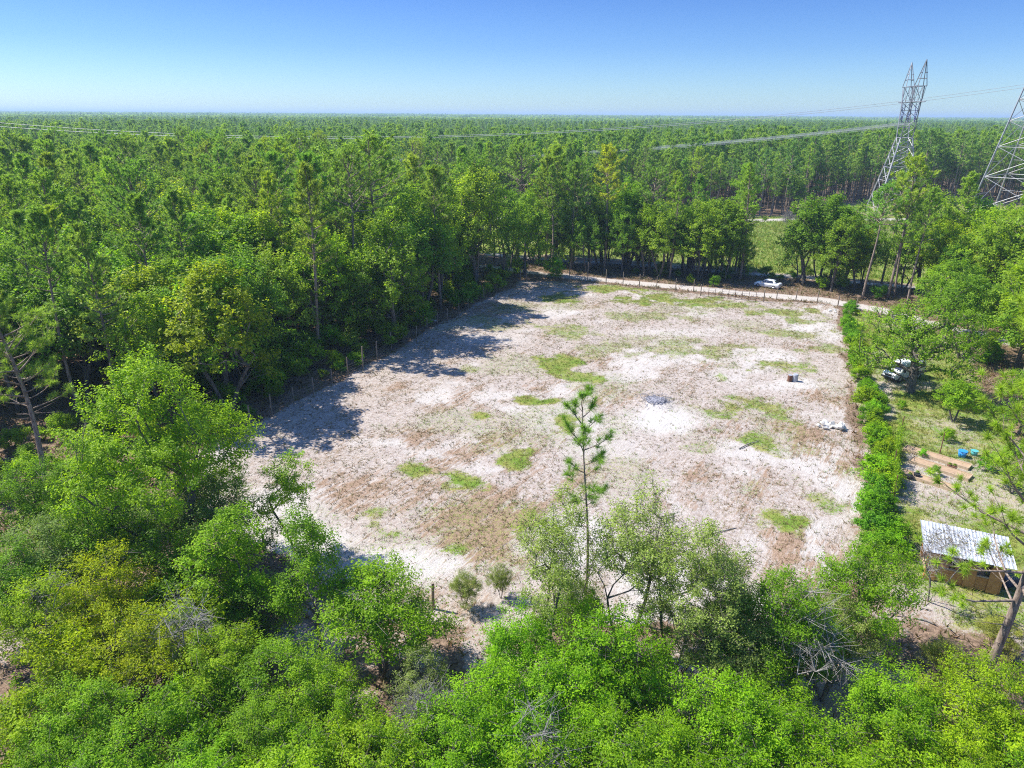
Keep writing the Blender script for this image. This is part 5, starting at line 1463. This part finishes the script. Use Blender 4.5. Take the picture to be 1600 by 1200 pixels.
for p_, s, col, lab in (((36.3, 56.0), .32, (1.1, 1.5, .6), 'low bright green plant in the far raised bed'), ((35.5, 52.6), .4, (.8, 1, 1), 'grey-green plant on the near raised bed'), ((40.4, 53.5), .75, (.7, 1.1, 1), 'bluish green leafy bush at the right of the garden'), ((40.3, 59.2), .6, (1.2, 1.2, .7), 'bright bush on the garden far fence'), ((40.0, 66.8), .45, (1, 1.1, .7), 'weed clump near the gnarled oak trunk')):
    stand('garden_plant', SHRUB[0], p_, s, lab, 'plant', None, col, zoff=.1)
GF = [(29.9, 48.4), (31.9, 52.6), (35.6, 58.8), (38.0, 56.3), (40.3, 54.3)]
fence('garden_fence', GF, [2.2, 2.4, 2.7, 2.3, 2.0], 'rusty T-post wire fence round the small garden', M['rust'], .045, (.4, .8, 1.2, 1.6))
for (a, b, lab) in (((35.6, 58.8), (31.9, 52.6), 'climbing vine on the upper part of the garden fence'), ((31.6, 51.9), (29.7, 48.0), 'thick green vine on the near part of the garden fence')):
    a, b = np.array(a), np.array(b); n = 1500
    t = fr.uniform(0, 1, n)[:, None]
    P = np.concatenate([a * (1 - t) + b * t + fr.normal(0, .14, (n, 2)), fr.uniform(0, 1, (n, 1)) ** .8 * 2.1], 1)
    mb = MB(); add_leaves(mb, P, norm(fr.normal(size=(n, 3)) + np.array([-.4, -.3, .5])), .15, .09, fr)
    rt = empty('climbing_vine', (0, 0, 0)); tag(rt, lab, 'vine')
    mb.build('foliage', M['scrub_leaf'], rt)
    sm = MB()
    for i in range(9):
        q = a + (b - a) * i / 8
        sm.path([(q[0], q[1], 0), (q[0] + .05, q[1], .9), (q[0] - .04, q[1] + .05, 1.8)], .012, 4)
    sm.build('stem', M['oak_bark'], rt)
# metal frame, slab, trestle
x, y = (37.8, 70.8); rt = empty('metal_frame', (x, y, 0), .5); tag(rt, 'grey metal frame lying by the overgrown strip', 'frame')
for s in (-.4, .4): MB().box((s, 0, .25), (.06, 1.8, .06)).build('rail', M['steel'], rt)
for i in range(6): MB().box((0, -.75 + i * .3, .25), (.76, .05, .04)).build('rung', M['steel'], rt)
x, y = (38.1, 69.9); rt = empty('metal_frame', (x, y, 0), -.2); tag(rt, 'leaning pale pipe rack right of the grey metal frame', 'frame')
for s in (-.25, .25): MB().box((s, 0, .45), (.06, .06, .9), 0, 0, .25).build('rail', M['steel'], rt)
MB().box((0, .12, .85), (.56, .05, .05)).build('rung', M['steel'], rt)
x, y = (39.5, 71.8); o = MB().box((0, 0, .06), (1.1, 1.3, .10), .3).build('concrete_slab', M['limestone']); o.location = (x, y, 0); tag(o, 'pale square slab lying on the yard sand', 'slab')
x, y = (42.9, 79.6); rt = empty('trestle', (x, y, 0), .6); tag(rt, 'dark metal trestle standing in the yard grass', 'trestle')
for s in (-.4, .4): MB().box((s, 0, .4), (.05, .05, .8), 0, 0, .2).build('leg', M['steel_dark'], rt)
for s in (-.4, .4): MB().box((s, .3, .4), (.05, .05, .8), 0, 0, -.2).build('leg', M['steel_dark'], rt)
MB().box((0, .15, .8), (.95, .12, .05)).build('beam', M['steel_dark'], rt)

# ------------------------------------------------------------------ haze
hz = MB().box((0, 5500, 27), (23000, 23000, 56.5)).build('haze', [])
hz['kind'] = 'stuff'
hz['label'] = 'thin blue summer haze over the forest'
hm = bpy.data.materials.new('haze'); hm.use_nodes = True
for n_ in list(hm.node_tree.nodes): hm.node_tree.nodes.remove(n_)
ho = hm.node_tree.nodes.new('ShaderNodeOutputMaterial'); pv = hm.node_tree.nodes.new('ShaderNodeVolumePrincipled')
pv.inputs['Density'].default_value = 2.1e-4
pv.inputs['Color'].default_value = (.55, .76, 1.0, 1)
pv.inputs['Anisotropy'].default_value = 0.1
hm.node_tree.links.new(pv.outputs[0], ho.inputs['Volume'])
hz.data.materials.append(hm)
